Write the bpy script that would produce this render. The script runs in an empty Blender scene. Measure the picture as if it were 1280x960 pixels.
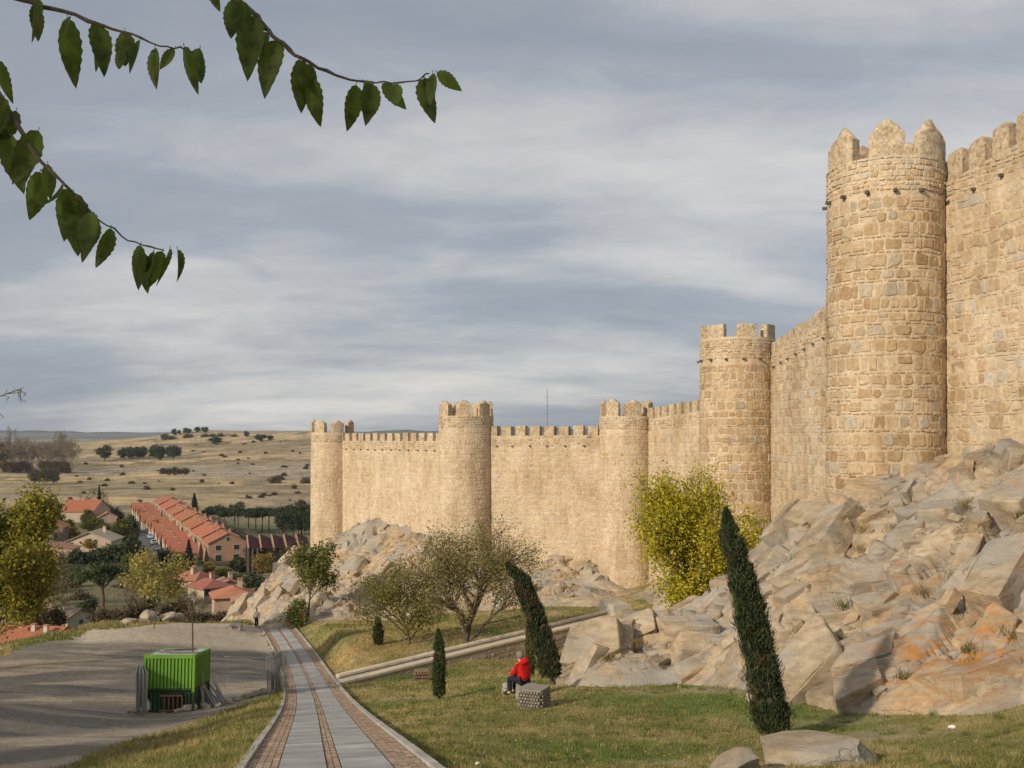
import bpy, bmesh, math, random
import numpy as np
from mathutils import Vector, Matrix

# ------------------------------------------------------------------ camera, sky, sun, exposure
F, HZ = 1280.0, 545.0            # focal length in photo pixels, eye-level row
sc = bpy.context.scene
col = sc.collection
cam_d = bpy.data.cameras.new('camera'); cam = bpy.data.objects.new('camera', cam_d); col.objects.link(cam)
cam_d.sensor_width = 36.0; cam_d.lens = 36.0 * F / 1280.0
cam_d.shift_y = (HZ - 480.0) / 1280.0
cam.location = (0, 0, 0); cam.rotation_euler = (math.radians(90), 0, 0)
cam_d.clip_start = 0.1; cam_d.clip_end = 30000
sc.camera = cam

SUN_EL = math.radians(25.0)
SUN_H = Vector((-0.70, -0.71)).normalized()      # horizontal direction towards the sun
sun_d = bpy.data.lights.new('sun', 'SUN'); sun = bpy.data.objects.new('sun', sun_d); col.objects.link(sun)
sun_d.energy = 3.8; sun_d.angle = math.radians(2.0); sun_d.color = (1.0, 0.865, 0.675)
to_sun = Vector((SUN_H.x * math.cos(SUN_EL), SUN_H.y * math.cos(SUN_EL), math.sin(SUN_EL)))
sun.rotation_euler = to_sun.to_track_quat('Z', 'Y').to_euler()
sun.location = (-40, -30, 60)

world = bpy.data.worlds.new('World'); sc.world = world; world.use_nodes = True
def build_world():
    nt = world.node_tree; nt.nodes.clear(); N = nt.nodes.new; L = nt.links.new
    out = N('ShaderNodeOutputWorld'); bg = N('ShaderNodeBackground'); L(bg.outputs[0], out.inputs[0])
    sky = N('ShaderNodeTexSky'); sky.sky_type = 'NISHITA'; sky.sun_disc = False
    sky.sun_elevation = SUN_EL; sky.sun_rotation = math.atan2(SUN_H.x, SUN_H.y)
    tc = N('ShaderNodeTexCoord'); sep = N('ShaderNodeSeparateXYZ'); L(tc.outputs['Generated'], sep.inputs[0])
    def mth(op, a, b=None, c=None):
        n = N('ShaderNodeMath'); n.operation = op
        for i, v in enumerate((a, b, c)):
            if v is None: continue
            if hasattr(v, 'links'): L(v, n.inputs[i])
            else: n.inputs[i].default_value = v
        return n.outputs[0]
    z = mth('MAXIMUM', sep.outputs[2], 0.0)
    zz = mth('ADD', z, 0.19)
    px = mth('DIVIDE', sep.outputs[0], zz); py = mth('DIVIDE', sep.outputs[1], zz)
    def layer(sx, sy, ox, scale, detail, rough, dist):
        c = N('ShaderNodeCombineXYZ')
        L(mth('MULTIPLY_ADD', px, sx, ox), c.inputs[0]); L(mth('MULTIPLY', py, sy), c.inputs[1])
        n = N('ShaderNodeTexNoise'); n.inputs['Scale'].default_value = scale; n.inputs['Detail'].default_value = detail
        n.inputs['Roughness'].default_value = rough; n.inputs['Distortion'].default_value = dist
        L(c.outputs[0], n.inputs['Vector']); return n.outputs[0]
    a = layer(0.72, 1.0, 2.6, 0.72, 6, 0.46, 0.5)
    b = layer(0.5, 1.2, 9.1, 1.9, 6, 0.52, 0.4)
    c = layer(1.1, 1.5, 5.3, 3.4, 8, 0.6, 0.6)
    s = mth('ADD', mth('ADD', mth('MULTIPLY', a, 0.66), mth('MULTIPLY', b, 0.25)), mth('MULTIPLY', c, 0.13))
    ramp = N('ShaderNodeValToRGB'); L(s, ramp.inputs[0])
    e = ramp.color_ramp.elements
    e[0].position = 0.40; e[0].color = (0.275, 0.31, 0.37, 1)
    e[1].position = 0.665; e[1].color = (0.69, 0.67, 0.645, 1)
    m1 = ramp.color_ramp.elements.new(0.505); m1.color = (0.365, 0.39, 0.435, 1)
    m2 = ramp.color_ramp.elements.new(0.585); m2.color = (0.53, 0.535, 0.545, 1)
    skys = N('ShaderNodeVectorMath'); skys.operation = 'SCALE'; L(sky.outputs[0], skys.inputs[0]); skys.inputs['Scale'].default_value = 0.09
    mix = N('ShaderNodeMixRGB'); mix.inputs[0].default_value = 0.9
    L(skys.outputs[0], mix.inputs[1]); L(ramp.outputs[0], mix.inputs[2])
    L(mix.outputs[0], bg.inputs[0]); bg.inputs[1].default_value = 1.0
build_world()
vs = sc.view_settings
vs.view_transform = 'Standard'; vs.look = 'None'; vs.exposure = 0.08; vs.gamma = 1.0; vs.use_curve_mapping = False
sc.cycles.max_bounces = 5; sc.cycles.diffuse_bounces = 3; sc.cycles.transparent_max_bounces = 4
sc.cycles.volume_bounces = 0
try: sc.cycles.use_denoising = True
except Exception: pass

# ------------------------------------------------------------------ helpers
R0 = random.Random(7)
rng = np.random.default_rng(11)

def P(u, v, d): return Vector(((u - 640.0) * d / F, d, (HZ - v) * d / F))

def _hash(ix, iy, iz, seed):
    h = (ix.astype(np.int64) * 374761393 + iy.astype(np.int64) * 668265263 + iz.astype(np.int64) * 2147483647 + seed * 1274126177)
    h = (h ^ (h >> 13)) * 1274126177
    h = h & 0x7fffffff
    h = (h ^ (h >> 16)) & 0xffffff
    return h / float(0xffffff)
def vnoise(p, seed=0):
    p = np.asarray(p, float); i = np.floor(p); f = p - i; f = f * f * (3 - 2 * f); i = i.astype(np.int64)
    r = 0
    for dx in (0, 1):
        wx = f[:, 0] if dx else 1 - f[:, 0]
        for dy in (0, 1):
            wy = f[:, 1] if dy else 1 - f[:, 1]
            for dz in (0, 1):
                wz = f[:, 2] if dz else 1 - f[:, 2]
                r = r + wx * wy * wz * _hash(i[:, 0] + dx, i[:, 1] + dy, i[:, 2] + dz, seed)
    return r
def fbm(p, seed=0, octv=4, gain=0.5):
    p = np.asarray(p, float); a, t, s = 1.0, 0, 0
    for k in range(octv):
        s = s + a * vnoise(p * (2.03 ** k) + k * 17.3, seed + k); t += a; a *= gain
    return s / t
def fbm2(x, y, scale, seed=0, octv=4):
    return fbm(np.stack([np.ravel(x) / scale, np.ravel(y) / scale, np.full(np.size(x), 0.37)], 1), seed, octv)
def smooth(a, b, x):
    t = np.clip((x - a) / (b - a), 0, 1); return t * t * (3 - 2 * t)

class MB:
    """collects polygons and per-face colours for one mesh"""
    def __init__(s): s.V = []; s.Fc = []; s.C = []
    def add(s, verts, faces, c=(0.5, 0.5, 0.5)):
        o = len(s.V); s.V.extend([tuple(v) for v in verts])
        for f in faces: s.Fc.append([i + o for i in f]); s.C.append(c)
    def box(s, c, size, rot=None, col_=(0.5, 0.5, 0.5), taper=1.0):
        hx, hy, hz = size[0] / 2, size[1] / 2, size[2] / 2
        vs_ = []
        for z, k in ((-hz, 1.0), (hz, taper)):
            for x, y in ((-hx, -hy), (hx, -hy), (hx, hy), (-hx, hy)):
                v = Vector((x * k, y * k, z))
                if rot is not None: v = rot @ v
                vs_.append(v + Vector(c))
        s.add(vs_, [(3, 2, 1, 0), (4, 5, 6, 7), (0, 1, 5, 4), (1, 2, 6, 5), (2, 3, 7, 6), (3, 0, 4, 7)], col_)
    def tube(s, pts, rad, n=6, col_=(0.5, 0.5, 0.5), cap=True):
        pts = [Vector(p) for p in pts]; rings = []; up = Vector((0.13, 0.21, 1)).normalized()
        for i, p in enumerate(pts):
            t = (pts[min(i + 1, len(pts) - 1)] - pts[max(i - 1, 0)])
            t = t.normalized() if t.length > 1e-9 else Vector((0, 0, 1))
            a = t.cross(up)
            if a.length < 0.05: a = t.cross(Vector((1, 0, 0)))
            a.normalize(); b = t.cross(a); r = rad[i] if hasattr(rad, '__len__') else rad
            rings.append([p + (a * math.cos(2 * math.pi * k / n) + b * math.sin(2 * math.pi * k / n)) * r for k in range(n)])
        V = [v for r in rings for v in r]; Fs = []
        for i in range(len(pts) - 1):
            for k in range(n):
                Fs.append((i * n + k, i * n + (k + 1) % n, (i + 1) * n + (k + 1) % n, (i + 1) * n + k))
        if cap: Fs.append(tuple(range(n))[::-1]); Fs.append(tuple((len(pts) - 1) * n + k for k in range(n)))
        s.add(V, Fs, col_)
    def mesh(s, name):
        me = bpy.data.meshes.new(name); me.from_pydata(s.V, [], s.Fc)
        if s.Fc:
            a = me.attributes.new('Col', 'FLOAT_COLOR', 'FACE')
            a.data.foreach_set('color', np.array([(c[0], c[1], c[2], 1.0) for c in s.C], np.float32).ravel())
        me.update(); return me
    def build(s, name, mat, parent=None, smooth_=False):
        me = s.mesh(name); return link(name, me, mat, parent, smooth_)

def link(name, me, mat, parent=None, smooth_=False):
    o = bpy.data.objects.new(name, me); col.objects.link(o)
    if mat is not None and len(me.materials) == 0: me.materials.append(mat)
    if smooth_: me.polygons.foreach_set('use_smooth', [True] * len(me.polygons))
    if parent is not None:
        o.parent = parent; o.matrix_parent_inverse = Matrix.Translation(parent.location).inverted() if not parent.get('_loc') else Matrix()
    return o
def np_mesh(name, V, Fq, C=None, smooth_=False):
    """V (n,3); Fq (m,k) uniform polygons; C (m,3) face colours"""
    V = np.asarray(V, np.float32); Fq = np.asarray(Fq, np.int32); m, k = Fq.shape
    me = bpy.data.meshes.new(name)
    me.vertices.add(len(V)); me.vertices.foreach_set('co', V.ravel())
    me.loops.add(m * k); me.loops.foreach_set('vertex_index', Fq.ravel())
    me.polygons.add(m); me.polygons.foreach_set('loop_start', np.arange(0, m * k, k, dtype=np.int32))
    if smooth_: me.polygons.foreach_set('use_smooth', np.ones(m, bool))
    me.update(calc_edges=True)
    if C is not None:
        a = me.attributes.new('Col', 'FLOAT_COLOR', 'FACE')
        a.data.foreach_set('color', np.concatenate([np.asarray(C, np.float32), np.ones((m, 1), np.float32)], 1).ravel())
    return me
def tag(o, label=None, cat=None, group=None, kind=None):
    if label: o['label'] = label
    if cat: o['category'] = cat
    if group: o['group'] = group
    if kind: o['kind'] = kind
    return o
def empty(name, loc, label=None, cat=None, group=None, rz=0.0):
    o = bpy.data.objects.new(name, None); col.objects.link(o); o.location = loc; o.rotation_euler = (0, 0, rz)
    o.empty_display_size = 0.3
    return tag(o, label, cat, group)
def child(name, me, mat, parent, smooth_=False):
    """part whose vertices are given in its thing's own frame"""
    o = bpy.data.objects.new(name, me); col.objects.link(o)
    if mat is not None and len(me.materials) == 0: me.materials.append(mat)
    if smooth_: me.polygons.foreach_set('use_smooth', [True] * len(me.polygons))
    o.parent = parent; return o
def copy_tree(o, parent=None):
    c = o.copy(); col.objects.link(c); c.parent = parent
    for ch in o.children: copy_tree(ch, c)
    return c

# ------------------------------------------------------------------ materials
def new_mat(name):
    m = bpy.data.materials.new(name); m.use_nodes = True; nt = m.node_tree
    return m, nt, nt.nodes['Principled BSDF'], nt.nodes.new, nt.links.new
def vmat(name, rough=0.9, vary=0.25, scale=6.0, bump=0.3, bscale=None, dist=0.03, base=None, spec=0.2, detail=6, stripes=None):
    """procedural material: own colour (face attribute or a plain base) broken up by noise, with fine relief"""
    m, nt, b, N, L = new_mat(name)
    tc = N('ShaderNodeTexCoord')
    n1 = N('ShaderNodeTexNoise'); n1.inputs['Scale'].default_value = scale; n1.inputs['Detail'].default_value = detail; n1.inputs['Roughness'].default_value = 0.62
    L(tc.outputs['Object'], n1.inputs['Vector'])
    if base is None:
        at = N('ShaderNodeAttribute'); at.attribute_name = 'Col'; src = at.outputs['Color']
    else:
        rgb = N('ShaderNodeRGB'); rgb.outputs[0].default_value = (*base, 1); src = rgb.outputs[0]
    mr = N('ShaderNodeMapRange'); mr.inputs[1].default_value = 0.25; mr.inputs[2].default_value = 0.75
    mr.inputs[3].default_value = 1 - vary; mr.inputs[4].default_value = 1 + vary
    L(n1.outputs[0], mr.inputs[0])
    mul = N('ShaderNodeVectorMath'); mul.operation = 'SCALE'; L(src, mul.inputs[0]); L(mr.outputs[0], mul.inputs['Scale'])
    L(mul.outputs[0], b.inputs['Base Color'])
    b.inputs['Roughness'].default_value = rough; b.inputs['Specular IOR Level'].default_value = spec
    if bump > 0:
        n2 = N('ShaderNodeTexNoise'); n2.inputs['Scale'].default_value = bscale or scale * 4; n2.inputs['Detail'].default_value = 8; n2.inputs['Roughness'].default_value = 0.65
        L(tc.outputs['Object'], n2.inputs['Vector'])
        bp = N('ShaderNodeBump'); bp.inputs['Strength'].default_value = bump; bp.inputs['Distance'].default_value = dist
        L(n2.outputs[0], bp.inputs['Height']); L(bp.outputs[0], b.inputs['Normal'])
    return m
def weather(m, amt=0.22):
    '''broad stains and rain streaks that belong to the masonry itself'''
    nt = m.node_tree; N, L = nt.nodes.new, nt.links.new; b = nt.nodes['Principled BSDF']; src = b.inputs['Base Color'].links[0].from_socket
    tc = N('ShaderNodeTexCoord'); mp = N('ShaderNodeMapping'); mp.inputs['Scale'].default_value = (1.6, 1.6, 0.22); L(tc.outputs['Object'], mp.inputs[0])
    n1 = N('ShaderNodeTexNoise'); n1.inputs['Scale'].default_value = 0.9; n1.inputs['Detail'].default_value = 6; n1.inputs['Roughness'].default_value = 0.6; L(mp.outputs[0], n1.inputs['Vector'])
    n2 = N('ShaderNodeTexNoise'); n2.inputs['Scale'].default_value = 0.28; n2.inputs['Detail'].default_value = 5; L(tc.outputs['Object'], n2.inputs['Vector'])
    ad = N('ShaderNodeMath'); ad.operation = 'ADD'; L(n1.outputs[0], ad.inputs[0]); L(n2.outputs[0], ad.inputs[1])
    rp = N('ShaderNodeValToRGB'); mr = N('ShaderNodeMath'); mr.operation = 'MULTIPLY'; L(ad.outputs[0], mr.inputs[0]); mr.inputs[1].default_value = 0.5; L(mr.outputs[0], rp.inputs[0])
    e = rp.color_ramp.elements; e[0].position = 0.36; e[0].color = (1 - amt, 1 - amt * 1.2, 1 - amt * 1.5, 1); e[1].position = 0.62; e[1].color = (1.08, 1.09, 1.11, 1); k = e.new(0.5); k.color = (0.99, 0.98, 0.97, 1)
    mx = N('ShaderNodeMixRGB'); mx.blend_type = 'MULTIPLY'; mx.inputs[0].default_value = 1; L(src, mx.inputs[1]); L(rp.outputs[0], mx.inputs[2]); L(mx.outputs[0], b.inputs['Base Color']); return m
def leaf_mat(name, trans=0.35, rough=0.6, base=None, scale=3.0, vary=0.2):
    m, nt, b, N, L = new_mat(name)
    if base is None:
        at = N('ShaderNodeAttribute'); at.attribute_name = 'Col'; src = at.outputs['Color']
    else:
        rgb = N('ShaderNodeRGB'); rgb.outputs[0].default_value = (*base, 1); src = rgb.outputs[0]
    tc = N('ShaderNodeTexCoord'); n1 = N('ShaderNodeTexNoise'); n1.inputs['Scale'].default_value = scale; L(tc.outputs['Object'], n1.inputs['Vector'])
    mr = N('ShaderNodeMapRange'); mr.inputs[1].default_value = 0.3; mr.inputs[2].default_value = 0.7; mr.inputs[3].default_value = 1 - vary; mr.inputs[4].default_value = 1 + vary
    L(n1.outputs[0], mr.inputs[0])
    mul = N('ShaderNodeVectorMath'); mul.operation = 'SCALE'; L(src, mul.inputs[0]); L(mr.outputs[0], mul.inputs['Scale'])
    L(mul.outputs[0], b.inputs['Base Color']); b.inputs['Roughness'].default_value = rough; b.inputs['Specular IOR Level'].default_value = 0.25
    tr = N('ShaderNodeBsdfTranslucent'); L(mul.outputs[0], tr.inputs[0])
    mx = N('ShaderNodeMixShader'); mx.inputs[0].default_value = trans
    L(b.outputs[0], mx.inputs[1]); L(tr.outputs[0], mx.inputs[2]); L(mx.outputs[0], nt.nodes['Material Output'].inputs[0])
    return m
def rock_mat(name, lichen=0.5, spot=None):
    m, nt, b, N, L = new_mat(name)
    tc = N('ShaderNodeTexCoord'); P_ = tc.outputs['Object']
    def noise(sc_, det=6, ro=0.6, vec=P_, di=0.0):
        n = N('ShaderNodeTexNoise'); n.inputs['Scale'].default_value = sc_; n.inputs['Detail'].default_value = det
        n.inputs['Roughness'].default_value = ro; n.inputs['Distortion'].default_value = di; L(vec, n.inputs['Vector']); return n.outputs[0]
    mp = N('ShaderNodeMapping'); mp.inputs['Rotation'].default_value = (0.25, 0.62, 0.2); mp.inputs['Scale'].default_value = (0.35, 0.8, 2.0); L(P_, mp.inputs[0])
    str_ = noise(2.4, 8, 0.7, mp.outputs[0], 0.3)
    r1 = N('ShaderNodeValToRGB'); L(noise(0.5, 7, 0.68), r1.inputs[0]); e = r1.color_ramp.elements
    e[0].position = 0.34; e[0].color = (0.30, 0.24, 0.165, 1); e[1].position = 0.68; e[1].color = (0.52, 0.435, 0.32, 1)
    k = r1.color_ramp.elements.new(0.5); k.color = (0.42, 0.345, 0.25, 1)
    r2 = N('ShaderNodeValToRGB'); L(str_, r2.inputs[0]); e = r2.color_ramp.elements
    e[0].position = 0.33; e[0].color = (0.52, 0.47, 0.42, 1); e[1].position = 0.58; e[1].color = (1.08, 1.06, 1.02, 1)
    mul = N('ShaderNodeMixRGB'); mul.blend_type = 'MULTIPLY'; mul.inputs[0].default_value = 0.7; L(r1.outputs[0], mul.inputs[1]); L(r2.outputs[0], mul.inputs[2])
    # own colour of each bed (face attribute)
    at = N('ShaderNodeAttribute'); at.attribute_name = 'Col'
    mu2 = N('ShaderNodeMixRGB'); mu2.blend_type = 'MULTIPLY'; mu2.inputs[0].default_value = 1.0; L(mul.outputs[0], mu2.inputs[1]); L(at.outputs['Color'], mu2.inputs[2])
    # grey crust
    rg = N('ShaderNodeValToRGB'); L(noise(0.38, 5, 0.6), rg.inputs[0]); rg.color_ramp.elements[0].position = 0.44; rg.color_ramp.elements[1].position = 0.58
    fine = noise(14, 4, 0.7)
    rgm = N('ShaderNodeMath'); rgm.operation = 'MULTIPLY'; L(rg.outputs[0], rgm.inputs[0]); L(fine, rgm.inputs[1])
    m3 = N('ShaderNodeMixRGB'); rgb_ = N('ShaderNodeMath'); rgb_.operation = 'MULTIPLY'; rgb_.use_clamp = True; L(rgm.outputs[0], rgb_.inputs[0]); rgb_.inputs[1].default_value = 1.1; L(rgb_.outputs[0], m3.inputs[0]); L(mu2.outputs[0], m3.inputs[1]); m3.inputs[2].default_value = (0.31, 0.315, 0.305, 1)
    # orange lichen
    ro_ = N('ShaderNodeValToRGB'); L(noise(0.33, 2, 0.5, di=0.3), ro_.inputs[0]); ro_.color_ramp.elements[0].position = 0.585; ro_.color_ramp.elements[1].position = 0.66
    rb = N('ShaderNodeValToRGB'); L(noise(3.2, 7, 0.72, mp.outputs[0]), rb.inputs[0]); rb.color_ramp.elements[0].position = 0.5; rb.color_ramp.elements[1].position = 0.58
    mo = N('ShaderNodeMath'); mo.operation = 'MULTIPLY'; L(ro_.outputs[0], mo.inputs[0]); L(rb.outputs[0], mo.inputs[1])
    mo2 = N('ShaderNodeMath'); mo2.operation = 'MULTIPLY'; L(mo.outputs[0], mo2.inputs[0]); mo2.inputs[1].default_value = lichen
    if spot:
        ge = N('ShaderNodeNewGeometry'); vd = N('ShaderNodeVectorMath'); vd.operation = 'DISTANCE'; L(ge.outputs['Position'], vd.inputs[0]); vd.inputs[1].default_value = spot[0]
        ms = N('ShaderNodeMapRange'); ms.inputs[1].default_value = spot[1]; ms.inputs[2].default_value = spot[1] * .4; ms.inputs[3].default_value = 0; ms.inputs[4].default_value = 1; L(vd.outputs['Value'], ms.inputs[0])
        rs = N('ShaderNodeValToRGB'); L(noise(2.2, 8, 0.75, mp.outputs[0], 0.4), rs.inputs[0]); rs.color_ramp.elements[0].position = 0.47; rs.color_ramp.elements[1].position = 0.56
        mm = N('ShaderNodeMath'); mm.operation = 'MULTIPLY'; L(ms.outputs[0], mm.inputs[0]); L(rs.outputs[0], mm.inputs[1]); mq = N('ShaderNodeMath'); mq.operation = 'MAXIMUM'; L(mm.outputs[0], mq.inputs[0]); L(mo2.outputs[0], mq.inputs[1]); mo2 = mq
    m4 = N('ShaderNodeMixRGB'); L(mo2.outputs[0], m4.inputs[0]); L(m3.outputs[0], m4.inputs[1]); m4.inputs[2].default_value = (0.43, 0.20, 0.06, 1)
    L(m4.outputs[0], b.inputs['Base Color']); b.inputs['Roughness'].default_value = 0.92; b.inputs['Specular IOR Level'].default_value = 0.15
    # relief: bedding lines, joints and grain
    bp1 = N('ShaderNodeBump'); bp1.inputs['Strength'].default_value = 0.55; bp1.inputs['Distance'].default_value = 0.09; L(str_, bp1.inputs['Height'])
    vo = N('ShaderNodeTexVoronoi'); vo.feature = 'DISTANCE_TO_EDGE'; vo.inputs['Scale'].default_value = 0.55
    wv = N('ShaderNodeVectorMath'); wv.operation = 'MULTIPLY_ADD'; nn = N('ShaderNodeTexNoise'); nn.inputs['Scale'].default_value = 1.5; nn.inputs['Detail'].default_value = 5; L(P_, nn.inputs['Vector'])
    L(nn.outputs['Color'], wv.inputs[0]); wv.inputs[1].default_value = (0.7, 0.7, 0.7); L(mp.outputs[0], wv.inputs[2]); L(wv.outputs[0], vo.inputs['Vector'])
    cr = N('ShaderNodeMapRange'); cr.inputs[1].default_value = 0.0; cr.inputs[2].default_value = 0.02; L(vo.outputs['Distance'], cr.inputs[0])
    mk = N('ShaderNodeMapRange'); mk.inputs[1].default_value = 0.5; mk.inputs[2].default_value = 0.62; L(noise(0.7, 3, 0.5), mk.inputs[0])
    mkm = N('ShaderNodeMath'); mkm.operation = 'MULTIPLY'; L(mk.outputs[0], mkm.inputs[0]); mkm.inputs[1].default_value = 0.7
    bpc = N('ShaderNodeBump'); L(mkm.outputs[0], bpc.inputs['Strength']); bpc.inputs['Distance'].default_value = 0.07; L(cr.outputs[0], bpc.inputs['Height']); L(bp1.outputs[0], bpc.inputs['Normal'])
    bp2 = N('ShaderNodeBump'); bp2.inputs['Strength'].default_value = 0.75; bp2.inputs['Distance'].default_value = 0.08; L(noise(5, 10, 0.78), bp2.inputs['Height']); L(bpc.outputs[0], bp2.inputs['Normal'])
    L(bp2.outputs[0], b.inputs['Normal'])
    return m
MT = {}
MT['stone'] = vmat('masonry_stone', 0.92, 0.28, 6.0, 0.85, 9.0, 0.06)
MT['mortar'] = vmat('lime_mortar', 0.95, 0.2, 3.0, 0.9, 7.0, 0.09, base=(0.57, 0.46, 0.325))
MT['rubble'] = vmat('rubble_stone', 0.95, 0.3, 5.5, 0.9, 9.0, 0.1)
for k_ in ('stone', 'mortar', 'rubble'): weather(MT[k_])
MT['ground'] = vmat('ground_cover', 0.97, 0.3, 1.3, 0.5, 5.0, 0.08)
MT['field'] = vmat('dry_field', 0.97, 0.5, 0.045, 0.0, detail=12)
MT['gravel'] = vmat('gravel', 0.97, 0.16, 2.2, 0.35, 18.0, 0.03)
MT['slab'] = vmat('paving_slab', 0.85, 0.24, 1.6, 0.25, 25.0, 0.012, detail=10)
MT['brick'] = vmat('path_brick', 0.92, 0.2, 9.0, 0.3, 40.0, 0.01)
MT['rock'] = rock_mat('outcrop_rock', 0.55, (tuple(P(1190, 815, 29.5)), 3.3))
MT['boulder'] = rock_mat('boulder_rock', 0.2)
MT['grass'] = leaf_mat('grass_blade', 0.3, 0.7)
MT['leaf'] = leaf_mat('tree_leaf', 0.35, 0.6)
MT['needle'] = leaf_mat('needle', 0.12, 0.7)
MT['bark'] = vmat('bark', 0.95, 0.3, 8.0, 0.6, 14.0, 0.03, base=(0.115, 0.09, 0.066))
MT['barepale'] = vmat('pale_bark', 0.95, 0.25, 8.0, 0.3, 14.0, 0.02, base=(0.26, 0.215, 0.165))
MT['paint'] = vmat('painted', 0.6, 0.08, 3.0, 0.08, 20.0, 0.01, spec=0.4)
MT['metal'] = vmat('dull_metal', 0.5, 0.2, 10.0, 0.1, 30.0, 0.005, spec=0.5)
MT['wall'] = vmat('house_render', 0.9, 0.12, 0.9, 0.15, 12.0, 0.02)
MT['roof'] = vmat('roof_tile', 0.9, 0.22, 1.5, 0.6, 6.0, 0.06)
MT['glass'] = vmat('window_glass', 0.15, 0.1, 1.0, 0.0, base=(0.03, 0.035, 0.04), spec=0.6)
MT['cloth'] = vmat('cloth', 0.9, 0.12, 9.0, 0.25, 30.0, 0.01)
MT['skin'] = vmat('skin', 0.6, 0.06, 9.0, 0.05, base=(0.5, 0.3, 0.22))
MT['rubber'] = vmat('tyre_rubber', 0.8, 0.05, 9.0, 0.0, base=(0.02, 0.02, 0.02))

# ------------------------------------------------------------------ the lie of the land
PATH = np.array([(-1.2, 8.0, -3.35), (-2.8, 16.4, -5.3), (-4.5, 24.5, -7.05), (-6.3, 34.0, -9.2), (-8.5, 44.5, -11.5), (-11.75, 59, -14.2), (-13.9, 68, -15.25), (-17.7, 82, -16.75), (-20.5, 90.6, -17.25), (-22.6, 96.5, -17.5)])
def _pchip(xq, xs, ys):
    """smooth interpolation with Catmull-Rom tangents"""
    xq = np.asarray(xq, float); m = np.gradient(ys, xs); i = np.clip(np.searchsorted(xs, xq) - 1, 0, len(xs) - 2)
    h = xs[i + 1] - xs[i]; t = np.clip((xq - xs[i]) / h, 0, 1)
    return ((2*t**3-3*t**2+1)*ys[i] + (t**3-2*t**2+t)*h*m[i] + (-2*t**3+3*t**2)*ys[i+1] + (t**3-t**2)*h*m[i+1])
_px = np.polyfit(PATH[:, 1] / 50 - 1, PATH[:, 0], 3); _pzc = np.polyfit(PATH[:, 1] / 50 - 1, PATH[:, 2], 5)
def path_x(Y): return np.polyval(_px, np.asarray(Y, float) / 50 - 1)
def path_z(Y): return np.polyval(_pzc, np.asarray(Y, float) / 50 - 1)

_ctrl = [(0, -6, -1.3), (0, 0, -1.75), (-10, 0, -3.0), (10, 0, -1.4), (3, 8, -3.2), (20, 5, -1.5), (-20, 5, -5.0), (-12, 16, -6.6), (-22, 24, -9.2),
         (-45, 40, -13), (-45, 60, -15.5), (-70, 40, -17), (-70, 10, -10), (-60, 82, -24), (-52, 100, -26), (-38, 112, -25.5), (-26, 118, -23.5), (-24, 130, -23.5),
         (30, 45, 0), (26, 25, -2.5), (60, 50, 0), (60, 100, -2), (25, 100, -6), (20, 120, -8), (0, 140, -13), (40, 200, -12), (9, 62, -12.6), (10, 70, -13.6), (14, 72, -12.5), (12, 80, -13.6), (14, 86, -13.2), (8, 85, -13.9)]
_ctrl += [tuple(p) for p in PATH]
for (u, v, d) in [(700, 960, 20), (900, 960, 20), (1280, 960, 18), (1150, 905, 26.5), (1280, 900, 25), (1050, 892, 29), (850, 856, 36.5), (720, 857, 37), (965, 926, 25.5),
                  (655, 870, 36), (560, 874, 41), (450, 853, 58.5), (540, 838, 60.5), (640, 829, 63), (740, 805, 68), (590, 806, 66), (450, 801, 72), (400, 786, 84),
                  (480, 779, 90), (390, 779, 92), (700, 766, 80), (740, 748, 89),
                  (0, 960, 31), (100, 950, 30.5), (200, 930, 34), (320, 900, 33), (0, 890, 42), (210, 891, 47), (0, 835, 62), (300, 833, 66), (100, 802, 80), (300, 802, 83),
                  (0, 806, 73), (60, 792, 82), (120, 780, 90), (200, 777, 97), (300, 775, 99), (-150, 870, 50),
                  (300, 768, 140), (255, 752, 165), (85, 784, 125), (128, 758, 150), (190, 713, 250), (120, 692, 230), (60, 692, 230), (-80, 700, 230), (300, 707, 284), (172, 665, 400), (107, 651, 350),
                  (215, 642, 440), (330, 668, 400), (350, 714, 230), (50, 640, 480), (200, 625, 540), (330, 640, 520), (200, 600, 750), (350, 600, 750), (50, 600, 750), (-200, 600, 750),
                  (100, 580, 1000), (300, 574, 1000), (380, 578, 950), (200, 562, 1300), (60, 568, 1300), (240, 537, 1600), (215, 542, 1600), (300, 542, 1550), (390, 539, 1500), (340, 543, 1520), (270, 555, 1350), (150, 553, 2000), (50, 557, 2200),
                  (-200, 557, 2200), (-100, 548, 6500), (0, 546, 6500), (60, 549, 6500), (125, 544, 6500), (180, 545, 6500), (300, 548, 6500), (640, 556, 1600), (900, 556, 2000), (1200, 556, 2000), (900, 549, 6500), (1400, 549, 6500), (-400, 548, 6500)]:
    p = P(u, v, d); _ctrl.append((p.x, p.y, p.z))
_ctrl = np.array(_ctrl, float)
def _warp(X, Y): return np.stack([2.2 * X / (Y + 12.0), np.log(Y + 12.0)], 1)
_cw = _warp(_ctrl[:, 0], _ctrl[:, 1])
_sc = 1.0 / (_ctrl[:, 1] + 12.0)
_n = len(_ctrl)
_D = np.sqrt(((_cw[:, None] - _cw[None]) ** 2).sum(2) + 0.0004)
_A = np.zeros((_n + 3, _n + 3)); _A[:_n, :_n] = _D - np.eye(_n) * 0.002; _A[:_n, _n] = 1; _A[:_n, _n + 1:] = _cw; _A[_n, :_n] = 1; _A[_n + 1:, :_n] = _cw.T
_w = np.linalg.solve(_A, np.concatenate([_ctrl[:, 2] * _sc, np.zeros(3)]))
RAMP_A, RAMP_B = P(415, 856, 57.0), P(776, 768, 70.0)
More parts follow.
